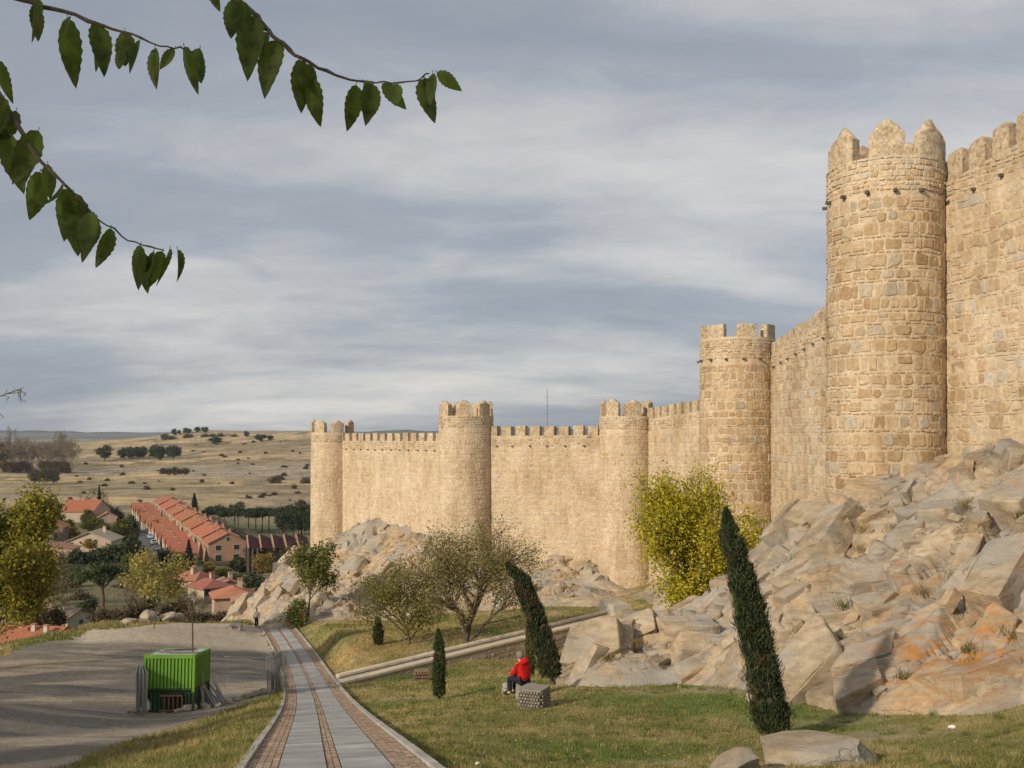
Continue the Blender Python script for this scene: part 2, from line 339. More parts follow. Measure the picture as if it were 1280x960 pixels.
def gz(X, Y):
    X = np.atleast_1d(np.asarray(X, float)); Y = np.atleast_1d(np.asarray(Y, float)); out = np.empty(len(X))
    for a in range(0, len(X), 20000):
        x, y = X[a:a + 20000], Y[a:a + 20000]; w = _warp(x, y)
        D = np.sqrt(((w[:, None] - _cw[None]) ** 2).sum(2) + 0.0004)
        z = (D @ _w[:_n] + _w[_n] + w @ _w[_n + 1:]) * (y + 12.0)
        near = 1 - smooth(60, 140, y)
        z = z + (fbm2(x, y, 2.3, 5, 3) - 0.5) * 0.16 * near + (fbm2(x, y, 14, 9, 3) - 0.5) * 0.5 * smooth(4, 30, y)
        z = z + (fbm2(x, y, 90, 21, 4) - 0.5) * 7.0 * smooth(430, 1100, y) + (fbm2(x, y, 800, 33, 4) - 0.47) * 130.0 * smooth(3000, 5500, y)
        yc = np.clip(y, 8, 96.5); off = np.abs(x - path_x(yc)); w_ = (1 - smooth(1.5, 3.6, off)) * (1 - smooth(96, 103, y)) * smooth(3, 8, y)
        z = z * (1 - w_) + w_ * (path_z(yc) - 0.07)
        out[a:a + 20000] = z
    return out
def g1(x, y): return float(gz([x], [y])[0])
def hit(u, v, dmin=6.0, dmax=8000.0):
    """where the sight line through a photo pixel meets the ground"""
    d = np.exp(np.linspace(math.log(dmin), math.log(dmax), 1400))
    z = (HZ - v) * d / F; g = gz((u - 640) * d / F, d); k = np.where(g >= z)[0]
    i = k[0] if len(k) else len(d) - 1
    if i > 0:
        a, b = z[i - 1] - g[i - 1], z[i] - g[i]; t = a / (a - b) if a != b else 0.5; dd = d[i - 1] + t * (d[i] - d[i - 1])
    else: dd = d[0]
    x = (u - 640) * dd / F
    return Vector((x, dd, g1(x, dd)))

def in_poly(x, y, poly):
    r = np.zeros(len(x), bool); n = len(poly)
    for i in range(n):
        x1, y1 = poly[i]; x2, y2 = poly[(i + 1) % n]
        c = ((y1 > y) != (y2 > y)) & (x < (x2 - x1) * (y - y1) / ((y2 - y1) if y2 != y1 else 1e-9) + x1); r ^= c
    return r
_pz = [hit(u, v) for u, v in [(68, 964), (150, 930), (215, 910), (275, 893), (322, 876), (349, 866), (349, 840), (338, 810), (330, 789), (324, 783), (250, 779), (160, 785), (108, 789), (60, 802), (0, 822)]]
PLAZA = [(p.x, p.y) for p in _pz] + [(-46, 62), (-50, 30), (-20, 26)]
def in_plaza(x, y):
    jx = (fbm2(x, y, 1.6, 31, 3) - 0.5) * 1.6; jy = (fbm2(x, y, 1.6, 57, 3) - 0.5) * 2.2
    return in_poly(x + jx, y + jy, PLAZA)

def build_ground():
    ns, nt_ = 520, 440
    s = np.concatenate([np.linspace(-1.3, -0.62, 50, endpoint=False), np.linspace(-0.62, 0.5, ns - 90, endpoint=False), np.linspace(0.5, 1.25, 40)])
    t = np.concatenate([np.linspace(math.log(4.0), math.log(20), 30, endpoint=False), np.linspace(math.log(20), math.log(130), 260, endpoint=False), np.linspace(math.log(130), math.log(9500), nt_ - 290)])
    S, T = np.meshgrid(s, t); Y = np.exp(T) - 12.0; X = S * (Y + 12.0); x, y = X.ravel(), Y.ravel()
    z = gz(x, y)
    V = np.stack([x, y, z], 1); a, b = len(t), len(s)
    idx = np.arange(a * b).reshape(a, b)
    Q = np.stack([idx[:-1, :-1], idx[:-1, 1:], idx[1:, 1:], idx[1:, :-1]], -1).reshape(-1, 4)
    c = V[Q].mean(1); cx, cy = c[:, 0], c[:, 1]
    mx = lambda A, B, w: A + (np.asarray(B) - A) * w[:, None]
    # grass
    n1 = fbm2(cx, cy, 5.0, 3, 4); n2 = fbm2(cx, cy, 1.1, 13, 3)
    C = np.tile(np.array([0.19, 0.175, 0.06]), (len(c), 1))
    C = mx(C, (0.34, 0.27, 0.125), smooth(0.42, 0.64, 0.6 * n1 + 0.4 * n2))
    C = mx(C, (0.105, 0.15, 0.032), smooth(0.56, 0.72, fbm2(cx, cy, 6.0, 77, 3)) * 0.85)
    C = mx(C, (0.33, 0.26, 0.17), smooth(0.60, 0.74, fbm2(cx, cy, 3.2, 41, 4)) * 0.7)
    # leaf litter beside the path
    C = mx(C, (0.34, 0.225, 0.085), smooth(0.45, 0.6, fbm2(cx, cy, 2.0, 5, 4)) * (smooth(60, 66, cy) * (1 - smooth(78, 84, cy))) * (1 - smooth(-8, -4, cx)) * 0.8)
    # valley with scrub, straw fields, far hills
    n3 = fbm2(cx, cy, 30, 63, 4)
    val = mx(np.tile(np.array([0.17, 0.15, 0.075]), (len(c), 1)), (0.10, 0.115, 0.05), smooth(0.4, 0.6, n3))
    C = mx(C, val, smooth(100, 118, cy))
    n4 = fbm(np.stack([cx / 160, cy / 60, cx * 0 + .2], 1), 88, 5); n5 = fbm(np.stack([cx / 30, cy / 18, cx * 0 + .7], 1), 99, 4)
    fld = mx(np.tile(np.array([0.43, 0.32, 0.165]), (len(c), 1)), (0.27, 0.21, 0.12), smooth(0.42, 0.6, n4))
    fld = mx(fld, (0.15, 0.13, 0.08), smooth(0.5, 0.68, n5) * 0.8)
    fld = mx(fld, (0.28, 0.24, 0.18), smooth(0.55, 0.66, fbm(np.stack([cx / 200, cy / 110, cx * 0 + .4], 1), 17, 5)) * 0.75)
    C = mx(C, fld, smooth(420, 520, cy))
    C = mx(C, (0.27, 0.23, 0.15), smooth(1800, 2400, cy)); C = mx(C, (0.13, 0.14, 0.11), smooth(.4, .6, fbm2(cx, cy, 700, 3, 4)) * smooth(1800, 2400, cy)); C = mx(C, (0.10, 0.115, 0.10), smooth(3300, 4800, cy))
    # plaza gravel
    pm = in_plaza(cx, cy) & (cy < 110)
    g = np.tile(np.array([0.335, 0.285, 0.22]), (len(c), 1))
    st = fbm(np.stack([cx / 9 + cy / 40, cy / 1.7, cx * 0 + .1], 1), 23, 5)
    g = mx(g, (0.185, 0.165, 0.14), smooth(0.42, 0.6, st)); g = mx(g, (0.20, 0.165, 0.095), smooth(0.6, 0.75, fbm2(cx, cy, 4, 71, 4)) * 0.7)
    g = mx(g, (0.44, 0.385, 0.305), smooth(74, 80, cy) * 0.9)
    C[pm] = g[pm] * np.array((.98, .96, .93))
    C *= (0.9 + 0.2 * rng.random(len(c)))[:, None]
    far = cy > 125; fld_ = cy > 470; dist_ = cy > 2600
    sets = [('plaza', pm, MT['gravel']), ('grass_slope', ~pm & ~far, MT['ground']), ('valley_ground', far & ~fld_, MT['ground']), ('dry_hillside', fld_ & ~dist_, MT['field']), ('distant_hills', dist_, MT['field'])]
    for name, m, mat in sets:
        q = Q[m]; u_, inv = np.unique(q, return_inverse=True)
        o = link(name, np_mesh(name, V[u_], inv.reshape(-1, 4), C[m], True), mat); tag(o, kind='structure')
build_ground()

# ------------------------------------------------------------------ paved path: slabs, brick strips, kerb stones
def build_path():
    Ys = np.arange(9.0, 96.5, 0.02); xs = path_x(Ys); ln = np.concatenate([[0], np.cumsum(np.hypot(np.diff(Ys), np.diff(xs)))])
    def at(s): 
        Y = np.interp(s, ln, Ys); h = 0.3; Y0, Y1 = max(9, Y - h), min(96.4, Y + h)
        p = Vector((float(path_x(Y)), Y, float(path_z(Y)))); t = Vector((float(path_x(Y1) - path_x(Y0)), Y1 - Y0, float(path_z(Y1) - path_z(Y0)))).normalized()
        n = Vector((t.y, -t.x, 0)).normalized(); return p, t, n
    L_ = ln[-1]; root = empty('path', at(3)[0]); tag(root, kind='structure'); root['label'] = 'paved footpath of two slab lanes between brick strips running downhill'
    root.location = (0, 0, 0)
    def strip(a0, a1, s0, s1, dz, th, c, mb, jit=0.0):
        V = []
        for s_ in (s0, s1):
            p, t, n = at(s_)
            for a_ in (a0, a1):
                q = p + n * a_
                V.append(q + Vector((0, 0, dz + jit * (R0.random() - .5)))); V.append(q + Vector((0, 0, dz - th)))
        # order: s0a0 top,bot ; s0a1 ; s1a0 ; s1a1
        mb.add(V, [(0, 2, 6, 4), (1, 0, 4, 5), (2, 3, 7, 6), (3, 2, 0, 1), (4, 6, 7, 5)], c)
    # bedding under everything
    bed = MB(); s = 0.0
    while s < L_ - 0.6: strip(-1.36, 1.36, s, s + 0.5, -0.022, 0.05, (0.30, 0.215, 0.15), bed); s += 0.5
    bed.build('path_bedding', MT['brick'], root)
    for lane in (-1, 1):
        s = 0.4
        while s < L_ - 1.2:
            l = R0.uniform(0.42, 0.62) * (1 if s < 40 else 1.9)
            k = R0.uniform(0.88, 1.1); c = (0.33 * k, 0.325 * k, 0.31 * k) if R0.random() > .18 else (0.385 * k, 0.375 * k, 0.35 * k)
            mb = MB(); strip(0.12 if lane > 0 else -0.84, 0.84 if lane > 0 else -0.12, s + .008, s + l - .008, 0.022, 0.06, c, mb, 0.008); mb.build('paving_slab', MT['slab'], root); s += l
        s = 0.3
        while s < L_ - 1.2:
            l = R0.uniform(0.8, 1.1) * (1 if s < 40 else 1.5); k = R0.uniform(0.85, 1.1); mb = MB(); a0, a1 = (1.36, 1.50) if lane > 0 else (-1.50, -1.36)
            strip(a0, a1, s + .01, s + l - .01, 0.06, 0.25, (0.40 * k, 0.375 * k, 0.33 * k), mb, 0.015); mb.build('kerb_stone', MT['slab'], root); s += l
    br = MB()
    for a0, a1, n in ((-1.34, -0.86, 4), (-0.10, 0.10, 2), (0.86, 1.34, 4)):
        s = 0.4
        while s < 62:
            l = 0.11 if s < 30 else 0.2
            for i in range(n):
                w = (a1 - a0) / n; k = R0.uniform(0.7, 1.2); c = R0.choice([(0.36, 0.25, 0.175), (0.39, 0.285, 0.205), (0.33, 0.22, 0.155), (0.37, 0.31, 0.24)])
                strip(a0 + i * w + .006, a0 + (i + 1) * w - .006, s + .005, s + l - .005, 0.008 + R0.uniform(-.008, .008), 0.04, tuple(x * k for x in c), br, 0.004)
            s += l
    tag(br.build('brick_paving', MT['brick'], root), kind='stuff')
build_path()

# ------------------------------------------------------------------ masonry
PAL = [(0.51, 0.40, 0.265)] * 6 + [(0.465, 0.355, 0.225)] * 4 + [(0.545, 0.445, 0.315)] * 5 + [(0.45, 0.40, 0.32), (0.48, 0.44, 0.37), (0.45, 0.315, 0.195), (0.40, 0.295, 0.185), (0.54, 0.46, 0.34)]
def stone_poly(mapf, s0, s1, z0, z1, gap, jit, relief, r, cut=0.17):
    g = gap / 2; a0, a1, b0, b1 = s0 + g, s1 - g, z0 + g, z1 - g; w, h = a1 - a0, b1 - b0
    if w < 0.04 or h < 0.03: return None
    c = cut * min(w, h) * r.uniform(0.5, 1.6); c = min(c, 0.45 * min(w, h))
    pts = [(a0 + c, b0), (a1 - c, b0), (a1, b0 + c), (a1, b1 - c), (a1 - c, b1), (a0 + c, b1), (a0, b1 - c), (a0, b0 + c)]
    j = jit * min(w, h); pts = [(x + r.uniform(-j, j), y + r.uniform(-j, j)) for x, y in pts]
    mxs, mzs = (a0 + a1) / 2, (b0 + b1) / 2; d = relief * r.uniform(0.1, 1.15); tx, tz = r.uniform(-.3, .3) * d, r.uniform(-.4, .2) * d
    V = [mapf(x, y, -0.05) for x, y in pts]
    V += [mapf(x, y, d * 0.45) for x, y in pts]
    V += [mapf(mxs + (x - mxs) * .80, mzs + (y - mzs) * .80, d + tx * (x - mxs) / w + tz * (y - mzs) / h) for x, y in pts]
    Fs = [(i, (i + 1) % 8, 8 + (i + 1) % 8, 8 + i) for i in range(8)] + [(8 + i, 8 + (i + 1) % 8, 16 + (i + 1) % 8, 16 + i) for i in range(8)] + [tuple(range(16, 24))]
    k = r.uniform(0.86, 1.08); q = r.choice(PAL)
    return V, Fs, tuple(x * k for x in q)
def courses(mapf, s0, s1, zlo, zhi, hh, ww, gap, r, zmin, zmax, thin=0.6, relief=0.05, jit=0.13):
    out = []; z = zmin
    while z < zmax:
        for hgt, wr in ((r.uniform(*hh), ww), (r.uniform(0.10, 0.16) if r.random() < thin else 0, (0.16, 0.45))):
            if hgt <= 0: continue
            s = s0 + r.uniform(-0.3, 0)
            while s < s1:
                w = r.uniform(*wr); m = s + w / 2
                if z + hgt * 0.6 > zlo(m) and z + hgt < zhi(m) and s >= s0 - .31 and s + w <= s1 + .31:
                    if hgt > 0.35 and r.random() < 0.13:   # a pair of smaller stones in place of one
                        h2 = hgt * r.uniform(.4, .6)
                        cand = [stone_poly(mapf, s, s + w, z, z + h2, gap, jit, relief, r), stone_poly(mapf, s, s + w, z + h2, z + hgt, gap, jit, relief, r)]
                    else: cand = [stone_poly(mapf, s, s + w, z + r.uniform(-.02, .02), z + hgt + r.uniform(-.025, .02), gap * r.uniform(.7, 1.5), jit, relief, r)]
                    for st in cand:
                        if st: out.append((st, m, z, w * hgt))
                s += w
            z += hgt
    return out
def lay(root, stones, nparts, near):
    """the stones that show largest become parts, the rest one joined part"""
    if nparts: stones = sorted(stones, key=near)
    for i, (st, m, z, ar) in enumerate(stones[:nparts]):
        mb = MB(); mb.add(*st); mb.build('stone', MT['stone'], root)
    rest = stones[nparts:]
    if rest:
        mb = MB()
        for (st, m, z, ar) in rest: mb.add(*st)
        tag(mb.build('small_stones', MT['stone'], root), kind='stuff')
def rough_box(hx, hy, h, tip, cell, amp, seed, power=1.6):
    """a rubble-built block with an uneven surface and an optional pointed cap (own frame, base at z=0)"""
    V, Q = [], []
    def grid(nu, nv, f):
        o = len(V)
        for i in range(nu + 1):
            for j in range(nv + 1): V.append(f(i / nu * 2 - 1, j / nv * 2 - 1))
        for i in range(nu):
            for j in range(nv): Q.append((o + i * (nv + 1) + j, o + (i + 1) * (nv + 1) + j, o + (i + 1) * (nv + 1) + j + 1, o + i * (nv + 1) + j + 1))
    nx, ny, nz = max(2, int(2 * hx / cell)), max(2, int(2 * hy / cell)), max(2, int(h / cell))
    top = lambda a, b: h + tip * (1 - abs(a) ** power) * (1 - 0.75 * abs(b))
    zz = lambda a, b, c: (c + 1) / 2 * top(a, b)
    grid(nx, nz, lambda a, c: (a * hx, -hy, zz(a, -1, c))); grid(nz, nx, lambda c, a: (a * hx, hy, zz(a, 1, c)))
    grid(nz, ny, lambda c, b: (-hx, b * hy, zz(-1, b, c))); grid(ny, nz, lambda b, c: (hx, b * hy, zz(1, b, c)))
    grid(nx, ny, lambda a, b: (a * hx, b * hy, top(a, b)))
    V = np.array(V, float); n = fbm(V / 0.17 + seed * 3.1, seed, 2) - 0.5; n2 = vnoise(V / 0.42 + seed, seed + 5) - 0.5
    dirv = V - np.array([0, 0, h * 0.5]); dirv[:, 2] *= 0.35; dirv /= np.linalg.norm(dirv, axis=1)[:, None] + 1e-6
    V2 = V + dirv * (n * amp * 2 + n2 * amp * 1.6)[:, None]
    k = vnoise(V / 0.2 + 9, seed + 3); Qa = np.array(Q); kk = k[Qa].mean(1); pal = np.array(PAL); C = pal[(kk * 997 % 1 * len(pal)).astype(int)] * (0.75 + 0.5 * kk)[:, None]
    return V2, Qa, C
def add_merlon(root, p, tdir, n, w, dep, h, tip, cell, amp, seed, power=1.6):
    V, Q, C = rough_box(w / 2, dep / 2, h, tip, cell, amp, seed, power)
    t = np.array((tdir.x, tdir.y, 0)); nn = np.array((n.x, n.y, 0))
    W = np.array(p) + V[:, :1] * t - V[:, 1:2] * nn * -1 + V[:, 2:3] * np.array((0, 0, 1))
    # keep the outward side outwards whichever way t x n turns
    if t[0] * nn[1] - t[1] * nn[0] < 0: Q = Q[:, ::-1]
    link('merlon', np_mesh('merlon', W, Q, C), MT['rubble'], root)

def tower(cx, cy, r, zb, zc, zput, mh, tip, seed, label, big, nparts, nmer=7, mw=0.30, phase=0.0, cell=0.14):
    rr = random.Random(seed); c = Vector((cx, cy, 0))
    root = empty('wall_tower', (0, 0, 0), label, 'tower', 'round towers of the town wall')
    root.location = (cx, cy, zb); root['_loc'] = 1
    bat = lambda z: r * (1.0 + 0.035 * (zc - z) / (zc - zb))
    def mapf(s, z, o):
        a = s / r; q = bat(z) + o; return (cx + q * math.cos(a) - cx, cy + q * math.sin(a) - cy, z - zb)
    # core of mortar
    n, m = 56, max(20, int((zc - zb) / 0.4)); V = []; 
    for j in range(m + 1):
        z = zb + (zc - zb) * j / m
        for i in range(n): V.append(mapf(2 * math.pi * i / n * r, z, 0))
    V = np.array(V); nz_ = (fbm(V / 0.33, seed, 3) - .5) * 0.07; d = V.copy(); d[:, 2] = 0; d /= np.linalg.norm(d, axis=1)[:, None]; V += d * nz_[:, None]
    Fs = [(j * n + i, j * n + (i + 1) % n, (j + 1) * n + (i + 1) % n, (j + 1) * n + i) for j in range(m) for i in range(n)]
    mb = MB(); mb.add(V, Fs); mb.add([V[m * n + i] for i in range(n)], [tuple(range(n))]); child('core', mb.mesh('core'), MT['mortar'], root)
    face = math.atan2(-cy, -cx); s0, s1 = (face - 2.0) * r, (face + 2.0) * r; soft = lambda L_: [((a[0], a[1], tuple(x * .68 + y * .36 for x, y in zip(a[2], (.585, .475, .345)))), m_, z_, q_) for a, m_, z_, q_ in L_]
    hh, ww, gap, rel = ((0.40, 0.66), (0.30, 0.80), 0.062, 0.045) if big else ((0.30, 0.46), (0.26, 0.62), 0.07, 0.035)
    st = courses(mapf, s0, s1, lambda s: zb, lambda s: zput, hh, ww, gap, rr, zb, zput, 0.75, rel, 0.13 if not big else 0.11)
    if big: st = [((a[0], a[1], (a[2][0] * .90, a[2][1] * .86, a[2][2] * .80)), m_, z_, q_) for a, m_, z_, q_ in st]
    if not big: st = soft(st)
    near = lambda x: abs(x[1] / r - face) / 1.4 - x[3] * 0.8
    ss = sorted(st, key=near); parts, rest = ss[:nparts], ss[nparts:]
    for (s_, m_, z_, a_) in parts:
        mb = MB(); mb.add(*s_); child('stone', mb.mesh('stone'), MT['stone'], root)
    band = courses(mapf, s0, s1, lambda s: zput, lambda s: zc + .02, (0.14, 0.30), (0.13, 0.5), 0.05, rr, zput, zc, 0.0, 0.055, 0.14)
    mb = MB()
    for (s_, m_, z_, a_) in rest + band: mb.add(*s_)
    tag(child('small_stones', mb.mesh('small_stones'), MT['stone'], root), kind='stuff')
    # putlog stubs
    if big:
        for k in range(-4, 5):
            a = face + k * 0.44 + 0.15; p = Vector(mapf(a * r, zput - 0.02, 0.06)); mb = MB()
            mb.box(p, (0.34, 0.15, 0.13), Matrix.Rotation(a, 3, 'Z'), (0.10, 0.065, 0.04)); child('beam_stub', mb.mesh('beam_stub'), MT['bark'], root)
    if zc > 10:   # lean-to roof behind the battlements
        mb = MB(); q = Vector((cx + 2.6, cy + 2.2, zc - .2)) - Vector((cx, cy, zb)); V = [q + Vector(v) for v in ((-.9, -1, -1), (1.6, -1, -1), (1.6, 1.6, -1), (-.9, 1.6, -1), (-.9, -1, 1.35), (1.6, -1, .55), (1.6, 1.6, .55), (-.9, 1.6, 1.35))]
        mb.add(V, [(4, 5, 6, 7), (0, 1, 5, 4), (1, 2, 6, 5), (2, 3, 7, 6), (3, 0, 4, 7)], (.34, .31, .27)); child('sloped_roof', mb.mesh('sloped_roof'), MT['slab'], root)
    for k in range(nmer):
        a = phase + face + 2 * math.pi * k / nmer; w = 2 * math.pi * r / nmer * (1 - mw); dep = 0.55
        t = Vector((-math.sin(a), math.cos(a), 0)); nn = Vector((math.cos(a), math.sin(a), 0)); q = nn * (r - dep / 2 - 0.02)
        V, Q, C = rough_box(w / 2, dep / 2, mh * rr.uniform(.95, 1.05), tip * rr.uniform(.85, 1.15), cell, 0.05, seed + k)
        # bend the block round the tower
        ang = V[:, 0] / r + a; rad = r - dep / 2 - 0.02 + V[:, 1]
        W = np.stack([rad * np.cos(ang), rad * np.sin(ang), V[:, 2] + zc - zb - 0.02], 1)
        child('merlon', np_mesh('merlon', W, Q[:, ::-1], C), MT['rubble'], root)
    return root

def curtain(p0, p1, zb0, zb1, zc0, zc1, thick, pitch, gapw, mh, seed, label, big, nparts, put=True, dep=0.95, tip=0.0, cell=0.16):
    """straight wall; p0->p1 with the outer face on the camera's side"""
    rr = random.Random(seed); p0, p1 = Vector(p0), Vector(p1); t = (p1 - p0); Lw = t.length; t.normalize()
    n = Vector((t.y, -t.x, 0)); 
    if n.dot(Vector((-p0.x, -p0.y, 0))) < 0 and n.x > 0: n = -n
    if n.x > 0.2: n = -n
    root = empty('curtain_wall', (p0.x, p0.y, min(zb0, zb1)), label, 'wall', 'straight stretches of the town wall'); zb = min(zb0, zb1); o = Vector((p0.x, p0.y, zb))
    zc = lambda s: zc0 + (zc1 - zc0) * s / Lw; zbf = lambda s: zb0 + (zb1 - zb0) * s / Lw
    def mapf(s, z, d): 
        q = p0 + t * s + n * d; return (q.x - o.x, q.y - o.y, z - zb)
    ns_, nz_ = max(4, int(Lw / 0.5)), 26; V = []
    for i in range(ns_ + 1):
        s = Lw * i / ns_
        for j in range(nz_ + 1): V.append(mapf(s, zbf(s) + (zc(s) - zbf(s)) * j / nz_, 0))
    V = np.array(V); nv = (fbm((V + np.array((o.x, o.y, o.z))) / 0.35, seed, 3) - .5) * 0.08; V = V + np.array((n.x, n.y, 0)) * nv[:, None]; V = [tuple(v) for v in V]
    fl = []
    for i in range(ns_):
        for j in range(nz_): fl.append((i * (nz_ + 1) + j, (i + 1) * (nz_ + 1) + j, (i + 1) * (nz_ + 1) + j + 1, i * (nz_ + 1) + j + 1))
    mb = MB(); mb.add(V, fl)
    top = [mapf(0, zc(0), 0), mapf(Lw, zc(Lw), 0), mapf(Lw, zc(Lw), -thick), mapf(0, zc(0), -thick), mapf(0, zbf(0), -thick), mapf(Lw, zbf(Lw), -thick), mapf(0, zbf(0), 0), mapf(Lw, zbf(Lw), 0)]
    mb.add(top, [(0, 1, 2, 3), (3, 2, 5, 4), (0, 3, 4, 6), (1, 7, 5, 2)]); child('core', mb.mesh('core'), MT['mortar'], root)
    hh, ww, gap, rel = ((0.42, 0.62), (0.30, 0.80), 0.06, 0.038) if big else ((0.30, 0.46), (0.26, 0.65), 0.07, 0.03)
    zl = 0.95
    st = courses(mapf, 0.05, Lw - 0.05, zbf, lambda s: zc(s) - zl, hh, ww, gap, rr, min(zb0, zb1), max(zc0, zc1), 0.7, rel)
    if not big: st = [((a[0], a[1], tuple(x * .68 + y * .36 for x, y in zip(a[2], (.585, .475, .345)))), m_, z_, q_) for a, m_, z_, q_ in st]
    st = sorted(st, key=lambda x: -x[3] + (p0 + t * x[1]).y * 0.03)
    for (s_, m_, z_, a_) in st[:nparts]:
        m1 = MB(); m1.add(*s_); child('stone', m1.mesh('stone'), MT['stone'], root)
    band = courses(mapf, 0.05, Lw - .05, lambda s: zc(s) - zl - .1, lambda s: zc(s) + 0.03, (0.14, 0.30), (0.14, 0.5), 0.05, rr, min(zc0, zc1) - zl, max(zc0, zc1), 0.0, 0.05, 0.14)
    mb = MB()
    for (s_, m_, z_, a_) in st[nparts:] + band: mb.add(*s_)
    tag(child('small_stones', mb.mesh('small_stones'), MT['stone'], root), kind='stuff')
    if put:
        s = 0.7; ang = math.atan2(n.y, n.x)
        while s < Lw:
            q = Vector(mapf(s, zc(s) - zl - .02, 0.05)); m1 = MB(); m1.box(q, (0.3, 0.13, 0.12), Matrix.Rotation(ang, 3, 'Z'), (0.10, 0.065, 0.04)); child('beam_stub', m1.mesh('beam_stub'), MT['bark'], root); s += rr.uniform(1.5, 1.9)
    s = 0.1; k = 0
    while s + pitch - gapw < Lw:
        w = pitch - gapw; q = p0 + t * (s + w / 2) - n * (dep / 2); V, Q, C = rough_box(w / 2, dep / 2, mh * rr.uniform(.94, 1.06), tip, cell, 0.035, seed * 7 + k)
        W = np.array((q.x - o.x, q.y - o.y, zc(s + w / 2) - zb - 0.12)) + V[:, :1] * np.array((t.x, t.y, 0)) + V[:, 1:2] * np.array((n.x, n.y, 0)) + V[:, 2:3] * np.array((0, 0, 1))
        W[:, 2] += V[:, 0] * (zc1 - zc0) / Lw * 0.6
        if t.x * n.y - t.y * n.x < 0: Q = Q[:, ::-1]
        child('merlon', np_mesh('merlon', W, Q, C), MT['rubble'], root); s += pitch; k += 1
    return root

tower(16.93, 46.4, 2.52, -5.2, 12.05, 10.55, 1.05, 0.80, 101, 'tallest round stone tower with pointed battlements, rising from the bare rock slabs', True, 300, 7, 0.33, 0.02, 0.10)
tower(16.3, 74.0, 2.66, -9.0, 6.95, 5.4, 0.95, 0.0, 102, 'round stone tower with flat broken battlements behind the yellow leafed tree', True, 300, 7, 0.40, 0.25, 0.13)
tower(10.4, 93.0, 2.42, -15.5, 1.75, 0.6, 1.15, 0.5, 103, 'round stone tower at the bend of the wall above the top of the ramp', False, 0, 7, 0.40, 0.32, 0.16)
tower(-4.41, 98.2, 2.58, -12.5, 1.9, 0.8, 1.1, 0.5, 104, 'round stone tower with four pointed merlons behind the bare branched tree', False, 0, 7, 0.38, -0.1, 0.16)
tower(-21.0, 120.0, 2.5, -15.0, 0.4, -0.7, 1.15, 0.45, 105, 'last round stone tower of the wall, standing beside open fields', False, 0, 7, 0.36, 0.2, 0.18)
curtain((23.6, 30.0, 0), (18.55, 46.6, 0), -3.5, -3.5, 13.3, 10.9, 2.6, 1.32, 0.42, 1.15, 201, 'high stone wall with battlements towering over the steep rock slabs', True, 300, True, 0.6, 0.25, 0.12)
curtain((18.9, 46.6, 0), (18.15, 75.0, 0), -6.5, -10, 8.1, 5.4, 2.6, 1.35, 0.45, 1.0, 202, 'stone wall stretch climbing steeply between the two biggest round towers', True, 200, True, 0.6, 0.0, 0.14)
curtain((16.9, 75.0, 0), (11.6, 93.2, 0), -11, -15, 2.35, 1.4, 2.6, 1.45, 0.5, 1.05, 203, 'short stone wall stretch partly hidden by the yellow leafed tree', False, 0, False)
curtain((10.6, 92.7, 0), (-4.2, 97.7, 0), -14.5, -12.5, 0.1, 0.0, 2.6, 1.40, 0.48, 1.0, 204, 'long sunlit stone wall with square merlons and dark crenels near the ramp', False, 0)
curtain((-5.0, 98.6, 0), (-21.2, 120.2, 0), -12.0, -13.0, -0.5, -0.55, 2.6, 1.6, 0.55, 0.95, 205, 'pale sunlit stone wall above the rocks, ending at the last tower', False, 0)

# ------------------------------------------------------------------ rock outcrops under the wall
def rbf2(ctrl):
    c = np.array(ctrl, float); n = len(c); k = lambda r: np.sqrt(r * r + 0.5)
    D = k(np.sqrt(((c[:, None, :2] - c[None, :, :2]) ** 2).sum(2))); A = np.zeros((n + 3, n + 3)); A[:n, :n] = D - np.eye(n) * 0.05; A[:n, n] = 1; A[:n, n + 1:] = c[:, :2]; A[n, :n] = 1; A[n + 1:, :n] = c[:, :2].T
    w = np.linalg.solve(A, np.concatenate([c[:, 2], np.zeros(3)]))
    def f(x, y):
        p = np.stack([x, y], 1); out = np.empty(len(p))
        for a in range(0, len(p), 30000):
            q = p[a:a + 30000]; out[a:a + 30000] = k(np.sqrt(((q[:, None] - c[None, :, :2]) ** 2).sum(2))) @ w[:n] + w[n] + q @ w[n + 1:]
        return out
    return f
def worley(Q, seed):
    '''nearest block of a jittered lattice: seed point, border distance, three random numbers per block'''
    i = np.floor(Q).astype(np.int64); n = len(Q); f1 = np.full(n, 9e9); f2 = np.full(n, 9e9); S1 = np.zeros((n, 3)); K1 = np.zeros((n, 3), np.int64)
    for a in (-1, 0, 1):
        for b in (-1, 0, 1):
            for c in (-1, 0, 1):
                k = i + np.array((a, b, c)); S = k + np.stack([_hash(k[:, 0], k[:, 1], k[:, 2], seed + j) for j in range(3)], 1); d = ((Q - S) ** 2).sum(1)
                m = d < f1; f2 = np.where(m, f1, np.minimum(f2, d)); f1 = np.where(m, d, f1); S1[m] = S[m]; K1[m] = k[m]
    return S1, np.sqrt(f2) - np.sqrt(f1), np.stack([_hash(K1[:, 0], K1[:, 1], K1[:, 2], seed + 11 + j) for j in range(3)], 1)
